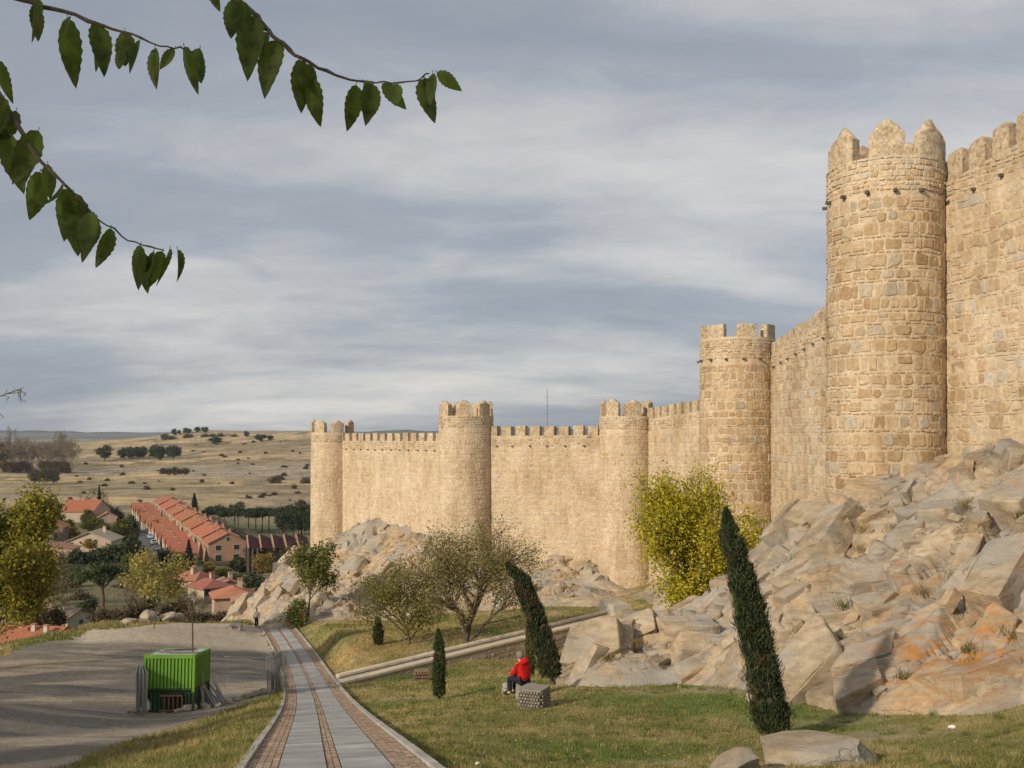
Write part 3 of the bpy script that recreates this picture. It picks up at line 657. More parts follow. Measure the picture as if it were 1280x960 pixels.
def outcrop(name, label, x0, x1, y0, y1, ctrl, step, dip, big, seed, ny_mul=1.0, amp=1.0, bed=(-0.30, -0.45, 0.84), nbig=(75, 215, 750), ssc=1.0):
    f = rbf2(ctrl); nx, ny = int((x1 - x0) / step), int((y1 - y0) / (step * ny_mul)); X, Y = np.meshgrid(np.linspace(x0, x1, nx), np.linspace(y0, y1, ny)); x, y = X.ravel(), Y.ravel()
    x = x + (fbm2(x, y, 1.2, seed, 2) - .5) * 0.3
    z = f(x, y); Z = z.reshape(ny, nx); gy, gx = np.gradient(Z, (y1 - y0) / (ny - 1), (x1 - x0) / (nx - 1)); Nn = np.stack([-gx.ravel(), -gy.ravel(), np.ones(len(x))], 1); Nn /= np.linalg.norm(Nn, axis=1)[:, None]
    V = np.stack([x, y, z], 1)
    e1 = Vector(dip).normalized(); e2 = e1.cross(Vector((0.2, -0.8, 0.55))).normalized(); e3 = e1.cross(e2).normalized()
    rg = np.random.default_rng(seed)
    wob = np.stack([fbm(V / 2.2, seed + 1, 3), fbm(V / 2.2 + 9, seed + 2, 3), fbm(V / 2.2 + 21, seed + 3, 3)], 1) - .5
    J = np.array([tuple(e3), tuple(-e3), tuple(e2), tuple(-e2), tuple((e1 + e3).normalized()), (-.75, -.6, .25), (0.35, -.9, .2), (-.5, -.3, .8), (0, -.3, .95)], float)
    def lev(sc3, off, w, sd, wb, lim):
        '''flat-faced joint blocks: every block is tilted towards one of a few shared joint directions and set in or out'''
        ax = np.array([np.array(e1) / sc3[0], np.array(e2) / sc3[1], np.array(e3) / sc3[2]]); inv = np.linalg.inv(ax)
        S, bd, h = worley((V + wob * wb) @ ax.T, sd); Sw = S @ inv.T; T = J[(h[:, 0] * len(J)).astype(int)] * w * (.5 + h[:, 2])[:, None]; T = T - (T * Nn).sum(1)[:, None] * Nn
        t = -((V - Sw) * T).sum(1) + (h[:, 1] - .5) * 2 * off; return np.clip(t, -lim, lim), bd, (h[:, 0] * 997).astype(int) + (h[:, 1] * 61).astype(int)
    o1, b1, i1 = lev((4.2 * big, 2.4 * big, 1.5 * big), .40 * big, .26, seed + 10, 0.5, .95 * big)
    o2, b2, i2 = lev((1.9 * big, 1.0 * big, .6 * big), .10 * big, .22, seed + 40, 0.3, .36 * big)
    o3, b3, i3 = lev((.7 * big, .38 * big, .24 * big), .04 * big, .3, seed + 70, 0.15, .13 * big)
    pw = smooth(.38, .6, fbm(V / 3.0, seed + 8, 2))
    d = amp * (o1 + o2 * (.35 + .65 * pw) + o3 * (.25 + .75 * pw)) - 0.25 * big * np.exp(-b1 / 0.035) - 0.08 * big * np.exp(-b2 / 0.05) * pw + (fbm(V / 0.35, seed + 5, 4) - .5) * 0.10
    d = np.clip(d, -1.3 * big, 1.3 * big)
    g = gz(x, y); rise = z - g; d = d * smooth(-0.3, 1.2, rise)
    V = V + Nn * d[:, None]
    idx = np.arange(nx * ny).reshape(ny, nx); Q = np.stack([idx[:-1, :-1], idx[:-1, 1:], idx[1:, 1:], idx[1:, :-1]], -1).reshape(-1, 4)
    keep = (rise[Q].max(1) > -0.5); Q = Q[keep]
    pal = np.array([(1, 1, 1), (1.1, 1.02, 0.92), (0.86, 0.87, 0.9), (1.08, 0.97, 0.84), (0.78, 0.76, 0.74), (1.06, 1.06, 1.05)]); ii = i1[Q[:, 0]] + (i2[Q[:, 0]] % 2)
    C = pal[ii % len(pal)]; u_, inv = np.unique(Q, return_inverse=True)
    root = empty(name, (0, 0, 0), label, 'rock'); o0 = Vector((float(x.mean()), float(y.mean()), float(g.min()))); root.location = o0
    child('base_rock', np_mesh('base_rock', V[u_] - np.array(o0), inv.reshape(-1, 4), C), MT['rock'], root)
    # joint blocks and slabs lying in the beds
    r = random.Random(seed); ok = np.where(rise > .35)[0]; wt = 1 / np.maximum(Nn[ok, 2], .25); ok = r.choices(list(ok), list(wt), k=6000); placed = []; small = MB(); e1v = Vector(dip).normalized() * -1; bn = Vector(bed).normalized()
    def slab(c, nrm, L_, W_, T_, sd, mb, fine=True):
        rr = random.Random(sd); T_ = T_ * (1 if rr.random() < .6 else rr.uniform(1.2, 1.8)); n0 = (bn * rr.uniform(.2, 1.0) + nrm * rr.uniform(.5, 1.0) + Vector((rr.gauss(0, .22), rr.gauss(0, .22), rr.gauss(0, .22)))).normalized(); a = (e1v - n0 * e1v.dot(n0)); a = (Matrix.Rotation(rr.gauss(0, .33), 3, n0) @ a.normalized()); b = n0.cross(a); bm = bmesh.new()
        sh = rr.uniform(-.35, .35)
        for sx in (-1, 1):
            for sy in (-1, 1):
                kx, ky = rr.uniform(.72, 1.05), rr.uniform(.65, 1.05)
                for sz in (-1, 1):
                    for q in range(2):
                        ux, uy, uz = sx * kx * (1 if q else rr.uniform(.72, .97)), sy * ky * (rr.uniform(.72, .97) if q else 1), sz * rr.uniform(.78, 1.02)
                        if sz > 0: ux *= rr.uniform(.86, 1.0); uy *= rr.uniform(.82, 1.0)
                        bm.verts.new(c + a * ((ux + sh * uy) * L_ / 2) + b * (uy * W_ / 2) + n0 * (uz * T_ / 2) - o0)
        res = bmesh.ops.convex_hull(bm, input=bm.verts[:]); bmesh.ops.delete(bm, geom=[v for v in bm.verts if not v.link_faces], context='VERTS')
        bmesh.ops.dissolve_limit(bm, angle_limit=.12, verts=bm.verts[:], edges=bm.edges[:]); 
        if fine:
            bmesh.ops.bevel(bm, geom=bm.edges[:], offset=min(W_, T_) * rr.uniform(.08, .18), segments=1, affect='EDGES', clamp_overlap=True); bmesh.ops.triangulate(bm, faces=[f for f in bm.faces if len(f.verts) > 4]); bmesh.ops.subdivide_edges(bm, edges=[e for e in bm.edges if e.calc_length() > .22], cuts=2 if L_ < 2 else 3, use_grid_fill=True)
            co = np.array([tuple(v.co) for v in bm.verts]) + np.array(o0); nz = (fbm(co / .5, seed + 7, 4) - .5) * .16 + (fbm(co / 1.6, seed + 9, 3) - .5) * .22
            bm.normal_update()
            for v, q in zip(bm.verts, nz): v.co += v.normal * float(q)
        bm.verts.index_update(); k = rr.choice([(1, 1, 1), (1.08, 1.02, .94), (.9, .9, .92), (1.05, .97, .87), (.82, .80, .78), (1.0, .99, .97)])
        mb.add([v.co.copy() for v in bm.verts], [[v.index for v in f.verts] for f in bm.faces], k); bm.free()
    ti = 0
    for cls, (cnt, la, wa, ta, sep) in enumerate(((nbig[0], (2.2, 4.4), (1.4, 2.7), (.8, 1.5), .95), (nbig[1], (1.2, 2.4), (.7, 1.4), (.5, .9), .85), (nbig[2], (.35, 1.0), (.25, .6), (.2, .45), .3))):
        made = 0; tries = 0
        while made < cnt and tries < 4000:
            tries += 1; i = ok[r.randrange(len(ok))]; p = Vector(V[i]); L_ = r.uniform(*la) * big * ssc; W_ = r.uniform(*wa) * big * ssc; T_ = r.uniform(*ta) * big * ssc
            if any((p - q).length < sep * (W_ + w) * .5 for q, w, c_ in placed if c_ == cls): continue
            placed.append((p, W_, cls)); nr = Vector(Nn[i]); c = p - nr * T_ * r.uniform(.22, .50)
            if p.z - float(g[i]) < L_ * .25: c = c + Vector((0, 0, .1 * L_))
            ti += 1
            if cls < 2: m_ = MB(); slab(c, nr, L_, W_, T_, seed * 1000 + ti, m_); child('rock_slab', m_.mesh('rock_slab'), MT['rock'], root)
            else: slab(c, nr, L_, W_, T_, seed * 1000 + ti, small, False)
            made += 1
    tag(child('small_blocks', small.mesh('small_blocks'), MT['rock'], root), kind='stuff'); return root
ctrlR = [(p.x, p.y, p.z) for p in [P(1280, 905, 25.5), P(1180, 905, 26.5), P(1050, 880, 29.5), P(960, 866, 33), P(860, 858, 36.5), P(715, 858, 37.2),
        P(1280, 800, 29), P(1180, 800, 31), P(1080, 790, 34), P(1000, 800, 34.5), P(960, 830, 34.5), P(1280, 700, 33), P(1180, 700, 36), P(1080, 700, 39), P(1000, 720, 39), P(960, 760, 38.5),
        P(1270, 612, 38), P(1190, 590, 42), P(1120, 600, 43.5), P(1050, 625, 44), P(1000, 650, 45), P(962, 690, 46), P(1262, 566, 40.5), P(1180, 578, 45.2), P(1100, 606, 44.3),
        P(860, 825, 38.5), P(780, 815, 39.5), P(735, 820, 39), P(880, 775, 44), P(820, 768, 45), P(780, 772, 45.5), P(740, 800, 42), P(920, 730, 46), P(930, 790, 40)]]
ctrlR += [(19, 55, -5.0), (16, 58, -7.5), (17.5, 68, -7.2), (12, 60, -9.5), (8, 55, -11.5), (4, 48, -12.0), (2, 43, -11), (1, 38, -10.5), (3, 34.5, -10.5), (7, 33, -9.8), (8, 30, -9.2), (10, 26.5, -8.6), (12.5, 22.5, -7.6), (15, 20, -6), (22, 33, -1.2), (22.3, 42, -0.9), (13, 70, -9.5), (8, 66, -13.5), (14, 23.5, -6.2), (0.5, 41, -11.5)]
outcrop('rock_outcrop', 'big fractured outcrop of tilted tan slabs with orange lichen below the high wall', 0.0, 22.5, 22, 70, ctrlR, 0.075, (-0.78, -0.25, -0.5), 1.0, 301, 1.35, 1.0)
ctrlL = [(p.x, p.y, p.z) for p in [P(332, 779, 93.5), P(360, 781, 93), P(420, 780, 92.5), P(480, 780, 92), P(560, 780, 86), P(640, 774, 84), P(740, 758, 84), P(790, 750, 86), P(600, 752, 90), P(660, 747, 87), P(700, 742, 87), P(735, 741, 87.5), P(342, 745, 100), P(362, 715, 104), P(380, 695, 108), P(400, 730, 101), P(440, 720, 102), P(430, 675, 110), P(455, 655, 110), P(500, 665, 106), P(500, 730, 97), P(560, 690, 99), P(560, 735, 95), P(640, 690, 97), P(640, 730, 93), P(700, 690, 95.5), P(720, 715, 93), P(760, 730, 90.5), P(800, 735, 91)]]
ctrlL += [(-26, 112, -15.5), (-27, 122, -18), (-24, 126, -14), (-15, 118, -9.5), (-8, 108, -9), (4, 101, -9.7), (-24, 93, -18.6), (-14, 88, -17.6), (-4, 82, -16.6), (6, 79.5, -15.6), (12, 80, -14.4), (14, 92, -11), (16, 84, -10.5), (13, 80, -13.2), (17, 78, -8.5), (9, 79, -15.5), (-29, 104, -19.5), (-25.5, 101, -17.5), (-30, 115, -21)]
outcrop('rock_outcrop', 'pale rock outcrop below the farther towers, behind the bare branched tree', -30, 19, 76, 124, ctrlL, 0.14, (-0.45, -0.35, -0.8), 1.15, 302, 1.3, 0.85, (-0.35, -0.7, 0.6), (95, 230, 600), 0.72)

def boulder_mesh(sx, sy, sz, seed, cuts=9, sub=4):
    bm = bmesh.new(); bmesh.ops.create_icosphere(bm, subdivisions=sub, radius=1.0); r = random.Random(seed)
    pl = [(Vector((r.gauss(0, 1), r.gauss(0, 1), r.gauss(0, .8))).normalized(), r.uniform(.55, .85)) for _ in range(cuts)]
    co = np.array([v.co[:] for v in bm.verts]); n = (fbm(co * 2.2 + seed, seed, 4) - .5) * 0.16
    for i, v in enumerate(bm.verts):
        p = v.co.copy()
        for nn, d in pl:
            k = p.dot(nn) - d
            if k > 0: p -= nn * k
        p *= 1 + n[i]; v.co = (p.x * sx, p.y * sy, p.z * sz)
    me = bpy.data.meshes.new('boulder'); bm.to_mesh(me); bm.free()
    a = me.attributes.new('Col', 'FLOAT_COLOR', 'FACE'); a.data.foreach_set('color', np.ones(len(me.polygons) * 4, np.float32)); return me
def boulder(name, label, u, v, px, py, seed, sy=1.0, rz=0.0, sink=0.35, d=None, cuts=9, group=None, lift=None):
    p = hit(u, v) if d is None else P(u, v, d); k = p.y / F; sx, sz = px * k / 2, py * k / 2 / (1 - sink * .5)
    o = link(name, boulder_mesh(sx, sx * sy, sz, seed, cuts), MT['boulder']); o.location = (p.x, p.y + sx * sy * 0.5, p.z + sz * (1 - sink) * 0.5); o.rotation_euler = (0, 0, rz)
    return tag(o, label, 'rock', group)
boulder('boulder', 'low flat grey boulder in the grass beside the leaning slim cypress', 1030, 955, 200, 40, 5, 0.5, 0.1, 0.8)
boulder('boulder', 'small pale boulder lying next to the low flat grey boulder', 925, 966, 95, 30, 6, 0.6, 0.5, 0.6)
for i, (u, v, w, h) in enumerate([(186, 778, 26, 20), (208, 777, 30, 15), (158, 779, 26, 9), (222, 777, 18, 13)]):
    boulder('boulder', 'pale boulder in the row at the far edge of the plaza', u, v, w, h, 20 + i, 0.8, i, 0.25, group='boulders edging the plaza')
for i, (u, v, w, h) in enumerate([(338, 783, 18, 12), (350, 783, 16, 13), (362, 783, 12, 8), (345, 776, 20, 12), (330, 779, 12, 9), (372, 782, 10, 6)]):
    boulder('boulder', 'pale loose boulder at the foot of the rocks beside the path end', u, v, w, h, 30 + i, 0.8, i * 1.3, 0.25, group='loose boulders by the path end')

# ------------------------------------------------------------------ ramp with stone retaining walls
def build_ramp():
    A, B = RAMP_A.copy(), RAMP_B.copy(); Lr = (B - A).length; root = empty('stone_ramp', (A.x, A.y, A.z - 1), 'long low stone ramp with two pale coping rails climbing across the grass', 'ramp'); root['_loc'] = 1; o = Vector(root.location)
    t = (B - A).normalized(); back = Vector((0.0, 2.1, 0.0)); rr = random.Random(5)
    th = Vector((t.x, t.y, 0)).normalized(); nf = Vector((th.y, -th.x, 0))
    wallm = MB(); n = 44
    for side, off in (('near', Vector((0, 0, 0))), ('far', back)):
        V = []
        for i in range(n + 1):
            p = A + (B - A) * (i / n) + off; g = g1(p.x, p.y) - 0.6
            for q, z in ((p, min(g, p.z - .5)), (p, p.z - 0.10), (p - nf * 0.32, p.z - 0.10), (p - nf * 0.32, min(g, p.z - .5))): V.append(Vector((q.x, q.y, z)) - o)
        wallm.add(V, [(4 * i + k, 4 * (i + 1) + k, 4 * (i + 1) + (k + 1) % 4, 4 * i + (k + 1) % 4) for i in range(n) for k in range(3)] + [(0, 1, 2, 3), (4 * n + 3, 4 * n + 2, 4 * n + 1, 4 * n)])
    child('retaining_wall', wallm.mesh('retaining_wall'), MT['mortar_grey'], root)
    for off in (Vector((0, 0, 0)), back):
        s = 0.0
        while s < Lr - 0.4:
            l = min(rr.uniform(1.2, 1.7), Lr - s); a, b = A + t * (s + .012) + off, A + t * (s + l - .012) + off; mb = MB(); V = []
            for p in (a, b):
                for dn, dz in ((0.06, -0.10), (0.06, 0.02), (0.02, 0.055), (-0.34, 0.055), (-0.38, 0.02), (-0.38, -0.10)): V.append(p + nf * dn + Vector((0, 0, dz)) - o)
            k = rr.uniform(.92, 1.05); mb.add(V, [(i, (i + 1) % 6, 6 + (i + 1) % 6, 6 + i) for i in range(6)] + [(5, 4, 3, 2, 1, 0), (6, 7, 8, 9, 10, 11)], (0.56 * k, 0.48 * k, 0.37 * k)); child('coping_stone', mb.mesh('coping_stone'), MT['slab'], root); s += l
    dk = MB(); V = []
    for i in range(n + 1):
        p = A + (B - A) * (i / n) + Vector((0, 0, -0.16)); V += [p + Vector((0, .1, 0)) - o, p + back - Vector((0, .1, 0)) - o]
    dk.add(V, [(2 * i, 2 * i + 2, 2 * i + 3, 2 * i + 1) for i in range(n)], (0.46, 0.41, 0.33)); child('ramp_deck', dk.mesh('ramp_deck'), MT['slab'], root)
    # rubble facing on the near wall
    def mapf(s, z, d):
        q = A + t * s + nf * d; return (q.x - o.x, q.y - o.y, q.z - o.z + z)
    def low(s):
        q = A + t * s; return g1(q.x, q.y) - 0.1 - q.z
    tab = [low(s) for s in np.linspace(0, Lr, 30)]; lowf = lambda s: float(np.interp(s, np.linspace(0, Lr, 30), tab))
    st = courses(mapf, 0, Lr, lowf, lambda s: -0.1, (0.2, 0.36), (0.25, 0.7), 0.06, rr, -2.6, -0.1, 0.1, 0.035, 0.16)
    mb = MB()
    for s_, m_, z_, a_ in st: V, Fs, c = s_; k = rr.uniform(.8, 1.1); mb.add(V, Fs, (0.36 * k, 0.31 * k, 0.235 * k))
    tag(child('small_stones', mb.mesh('small_stones'), MT['stone'], root), kind='stuff')
    # end block where the rails turn up to the rocks
    mb = MB(); e = B + Vector((-.2, 1.2, 0.1)) - o; mb.box(e + Vector((0, .6, -.4)), (1.3, 2.6, 1.7), Matrix.Rotation(.3, 3, 'Z'), (0.42, 0.385, 0.32)); child('end_block', mb.mesh('end_block'), MT['slab'], root)
MT['mortar_grey'] = vmat('ramp_mortar', 0.95, 0.25, 2.5, 0.8, 7.0, 0.06, base=(0.36, 0.31, 0.24))
build_ramp()

# ------------------------------------------------------------------ plants
def leaf_cloud(cen, size, pal, sd, elong=1.6, up=0.0, jitc=0.25):
    """one small diamond leaf per centre; returns V, Q, C"""
    rg = np.random.default_rng(sd); n = len(cen); a = rg.normal(size=(n, 3)); a[:, 2] += up * 3; a /= np.linalg.norm(a, axis=1)[:, None]
    b = rg.normal(size=(n, 3)); b -= (b * a).sum(1)[:, None] * a; b /= np.linalg.norm(b, axis=1)[:, None] + 1e-9
    s = (size * rg.uniform(.6, 1.35, n))[:, None]
    V = np.stack([cen - a * s * elong * .5, cen + b * s * .5 - a * s * .05, cen + a * s * elong * .5, cen - b * s * .5 - a * s * .05], 1).reshape(-1, 3)
    Q = np.arange(4 * n).reshape(n, 4); pal = np.array(pal, float); C = pal[rg.integers(0, len(pal), n)] * (1 + rg.uniform(-jitc, jitc, n))[:, None]
    return V, Q, C
def skeleton(h, r0, rd, levels, nb, spread, lenk, up=0.25, trunk=0.35, wander=0.12, lean=(0, 0), first=None, nsides=(7, 5, 4, 3, 3)):
    """branching frame in its own space; returns tubes and twig sample points"""
    mb = MB(); tips = []
    def grow(p, d, ln, r, lv):
        n = 5 if lv == 0 else 4; pts = [p.copy()]; rad = [r]; q = p.copy(); dd = d.copy()
        for i in range(n):
            dd = (dd + Vector((rd.gauss(0, wander), rd.gauss(0, wander), rd.gauss(0, wander * .6) + up * .12 * (lv > 0)))).normalized(); q = q + dd * ln / n; pts.append(q.copy()); rad.append(r * (1 - 0.55 * (i + 1) / n))
        mb.tube(pts, rad, nsides[min(lv, 4)], cap=False)
        if lv >= levels - 1 or (lv >= levels - 2 and levels > 2):
            for k in range(len(pts) - 1): tips.append((pts[k + 1], lv))
        if lv < levels:
            k = nb[min(lv, len(nb) - 1)]
            for j in range(k):
                f = 0.45 + 0.55 * (j + rd.random()) / k if lv > 0 else (trunk + (1 - trunk) * (j + rd.random() * .6) / k)
                f = min(f, 1.0); x = f * n; i = min(int(x), n - 1); bp = pts[i].lerp(pts[i + 1], x - i); br = rad[i] * 0.62
                az = rd.uniform(0, 2 * math.pi) if lv else (2.4 * j + rd.uniform(-.4, .4)); sp = spread[min(lv, len(spread) - 1)] * rd.uniform(.75, 1.25)
                ax = dd.cross(Vector((math.cos(az), math.sin(az), 0.1))).normalized(); nd = (Matrix.Rotation(sp, 3, ax) @ dd)
                if lv == 0: nd = Vector((math.cos(az) * math.sin(sp), math.sin(az) * math.sin(sp), math.cos(sp)))
                grow(bp, nd.normalized(), ln * lenk[min(lv, len(lenk) - 1)] * rd.uniform(.75, 1.2) * (1 - .35 * (f - .5) * (lv == 0)), br, lv + 1)
    grow(Vector((0, 0, -0.3)), Vector((lean[0], lean[1], 1)).normalized(), h, r0, 0)
    return mb, tips
def tree_thing(name, label, cat, loc, wood, woodmat, crown=None, crownmat=None, group=None, crown_name='crown'):
    root = empty(name, loc, label, cat, group)
    if wood is not None: child('trunk', wood.mesh('trunk'), woodmat, root)
    if crown is not None: child(crown_name, np_mesh(crown_name, *crown), crownmat or MT['leaf'], root)
    return root
def tips_cloud(tips, n, sig, rd_, size, pal, sd, elong=1.6, zs=1.0, droop=0.0, up=0.0):
    rg = np.random.default_rng(sd); T = np.array([tuple(t[0]) for t in tips]); c = T[rg.integers(0, len(T), n)] + rg.normal(size=(n, 3)) * np.array((sig, sig, sig * zs)); c[:, 2] -= droop * rg.random(n)
    return leaf_cloud(c, size, pal, sd + 1, elong, up)
def clump_crown(rx, ry, rz, zc, nclump, nleaf, csig, size, pal, sd, elong=1.5, hollow=0.45, flat=0.0, jit=.25):
    """leaves gathered in uneven clumps through an ellipsoid crown"""
    rg = np.random.default_rng(sd); d = rg.normal(size=(nclump, 3)); d /= np.linalg.norm(d, axis=1)[:, None]; r = (hollow + (1 - hollow) * rg.random(nclump)) ** .7
    c = d * r[:, None] * np.array((rx, ry, rz)) * rg.uniform(.72, 1.08, nclump)[:, None]; c[:, 2] = np.where(c[:, 2] < 0, c[:, 2] * (1 - flat), c[:, 2]) + zc
    w = rg.uniform(.5, 1.5, nclump); k = rg.choice(nclump, nleaf, p=w / w.sum()); tint = rg.uniform(.8, 1.2, nclump)
    p = c[k] + rg.normal(size=(nleaf, 3)) * csig * np.array((1, 1, .75)) * w[k][:, None] ** .4
    V, Q, C = leaf_cloud(p, size, pal, sd + 3, elong, 0, jit); return V, Q, C * tint[k][:, None]

# tall broken cypresses: a bent column of short upward sprays
def cypress(label, base, pts, rad, n, sd, pal, size=0.10):
    """pts: axis points relative to base (own frame), rad: column radius there"""
    rg = np.random.default_rng(sd); Pt = np.array(pts, float); k = np.linspace(0, 1, len(Pt)); t = rg.random(n) ** 0.9
    ax = np.stack([np.interp(t, k, Pt[:, i]) for i in range(3)], 1); r = np.interp(t, np.linspace(0, 1, len(rad)), rad); a = rg.random(n) * 2 * math.pi
    bump = 0.52 + 0.85 * fbm(np.stack([np.cos(a) * 1.8, np.sin(a) * 1.8, ax[:, 2] * 2.6], 1), sd, 4)
    q = (rg.random(n) ** .45) * r * bump * np.where(rg.random(n) < .06, 1.25, 1.0); c = ax + np.stack([np.cos(a) * q, np.sin(a) * q, rg.normal(0, .05, n)], 1)
    d = np.stack([np.cos(a) * .45, np.sin(a) * .45, np.full(n, 1.0)], 1) + rg.normal(size=(n, 3)) * .42; d /= np.linalg.norm(d, axis=1)[:, None]
    b = np.cross(d, rg.normal(size=(n, 3))); b /= np.linalg.norm(b, axis=1)[:, None]; s = (size * rg.uniform(.6, 1.4, n))[:, None]
    V = np.stack([c - d * s, c + b * s * .17, c + d * s, c - b * s * .17], 1).reshape(-1, 3); Q = np.arange(4 * n).reshape(n, 4)
    pa = np.array(pal); C = pa[rg.integers(0, len(pa), n)] * rg.uniform(.7, 1.3, n)[:, None]
    pn = fbm(c / .35 + sd, sd, 3); br = smooth(.60, .72, pn); C = C + (np.array((.11, .075, .04)) - C) * (br * .7)[:, None]; gone = (fbm(c / .28 + 31, sd + 3, 2) > .66) | ((t < .07) & (q > .08)); keep = ~gone; V = V.reshape(-1, 4, 3)[keep].reshape(-1, 3); C = C[keep]; Q = np.arange(len(V)).reshape(-1, 4)
    m = MB(); m.tube([Vector(p) for p in Pt], list(np.array([np.interp(x, np.linspace(0, 1, len(rad)), rad) for x in k]) * .22 + .015), 6)
    return tree_thing('cypress', label, 'cypress', base, m, MT['bark'], (V, Q, C), MT['needle'], 'slim cypresses on the grass', 'foliage')
CY = [(0.035, 0.055, 0.022), (0.045, 0.07, 0.028), (0.028, 0.042, 0.02), (0.06, 0.075, 0.028), (0.085, 0.075, 0.035)]
def px_axis(base, pix):
    k = base.y / F; return [((u - (base.x / base.y * F + 640)) * k, 0.0, (HZ - v) * k - base.z) for u, v in pix]
b = hit(966, 928); cypress('tall slim dark cypress leaning over beside the low flat grey boulder', b, px_axis(b, [(966, 928), (962, 880), (945, 800), (930, 730), (916, 680), (907, 640)]), [0.40, 0.47, 0.44, 0.40, 0.34, 0.26, 0.04], 42000, 41, CY, 0.075)
b = hit(692, 858); cypress('bent dark cypress curving over behind the person in red', b, px_axis(b, [(692, 858), (684, 820), (673, 780), (662, 750), (650, 722), (634, 706)]), [0.42, 0.55, 0.45, 0.42, 0.40, 0.33, 0.05], 30000, 42, CY, 0.085)
b = hit(549, 874); cypress('short straight green cypress standing alone in the grass', b, px_axis(b, [(549, 874), (549, 845), (549, 815), (548, 789)]), [0.24, 0.30, 0.27, 0.22, 0.04], 14000, 43, [(0.06, 0.095, 0.03), (0.045, 0.075, 0.025), (0.075, 0.10, 0.035)], 0.08)
b = hit(662, 846); cypress('small yellowish green cypress between the bent cypress and the ramp', b, px_axis(b, [(662, 846), (663, 825), (662, 800), (660, 785)]), [0.20, 0.26, 0.24, 0.18, 0.05], 9000, 44, [(0.12, 0.125, 0.035), (0.09, 0.10, 0.03)], 0.09)
b = hit(473, 806); cypress('tiny dark cypress on the lawn behind the ramp', b, px_axis(b, [(473, 806), (473, 790), (472, 774)]), [0.25, 0.42, 0.34, 0.08], 4000, 45, CY, 0.12)

# yellow tree in front of the wall
def yellow_tree():
    b = P(874, 772, 50.0); rd = random.Random(12)
    mb, tips = skeleton(4.8, 0.15, rd, 3, (15, 6, 4), (0.62, 0.5, 0.5), (0.55, 0.5, 0.45), 0.6, 0.04, 0.10)
    pal = [(0.47, 0.37, 0.02), (0.41, 0.34, 0.025), (0.33, 0.30, 0.025), (0.55, 0.46, 0.04), (0.34, 0.36, 0.03)]
    cr = tips_cloud(tips, 24000, 0.30, rd, 0.08, pal, 21, 2.0, 1.2, 0.9)
    c2 = clump_crown(2.0, 1.6, 1.5, 1.2, 40, 8000, .4, .085, pal, 25, 2.0); c3 = clump_crown(1.2, 1.0, 1.7, 4.5, 26, 4500, .42, .085, pal, 26, 2.0); c4 = clump_crown(1.0, 1.0, 1.7, 3.6, 20, 3200, .4, .085, pal, 27, 2.0); c3[0][:, 0] -= 1.4; c4[0][:, 0] += 1.9
    off = 0; Vs, Qs, Cs = [], [], []
    for V, Q, C in (cr, c2, c3, c4): Vs.append(V); Qs.append(Q + off); Cs.append(C); off += len(V)
    tree_thing('yellow_tree', 'bushy yellow leafed tree growing from the rocks in front of the wall', 'tree', b, mb, MT['bark'], (np.concatenate(Vs), np.concatenate(Qs), np.concatenate(Cs)))
yellow_tree()
# wide sparse tree behind the ramp and the lower one at its side
def sparse_tree():
    b = hit(582, 806, 62); rd = random.Random(31)
    mb, tips = skeleton(4.6, 0.24, rd, 4, (13, 6, 5, 4), (0.70, 0.6, 0.6, 0.6), (0.74, 0.6, 0.5, 0.45), 0.35, 0.08, 0.15, nsides=(7, 5, 4, 3, 3))
    pal = [(0.23, 0.20, 0.075), (0.19, 0.18, 0.055), (0.28, 0.215, 0.08), (0.17, 0.175, 0.05), (0.33, 0.26, 0.08)]
    cr = tips_cloud(tips, 19000, 0.36, rd, 0.08, pal, 33, 1.7, 1.0, 1.1)
    tree_thing('sparse_tree', 'wide autumn tree with thin brown leaves and bare top twigs behind the ramp', 'tree', b, mb, MT['bark'], cr)
    b = hit(512, 806, 62); rd = random.Random(37)
    mb, tips = skeleton(3.1, 0.11, rd, 3, (12, 6, 5), (0.75, 0.6, 0.55), (0.8, 0.6, 0.5), 0.0, 0.15, 0.14)
    cr = tips_cloud(tips, 11000, 0.32, rd, 0.085, [(0.15, 0.15, 0.035), (0.20, 0.18, 0.045), (0.12, 0.125, 0.03), (0.26, 0.2, 0.045)], 35, 1.8, 1.0, 0.5)
    tree_thing('olive_green_tree', 'low olive green tree with drooping leaves at the lawn edge behind the ramp', 'tree', b, mb, MT['bark'], cr)
sparse_tree()
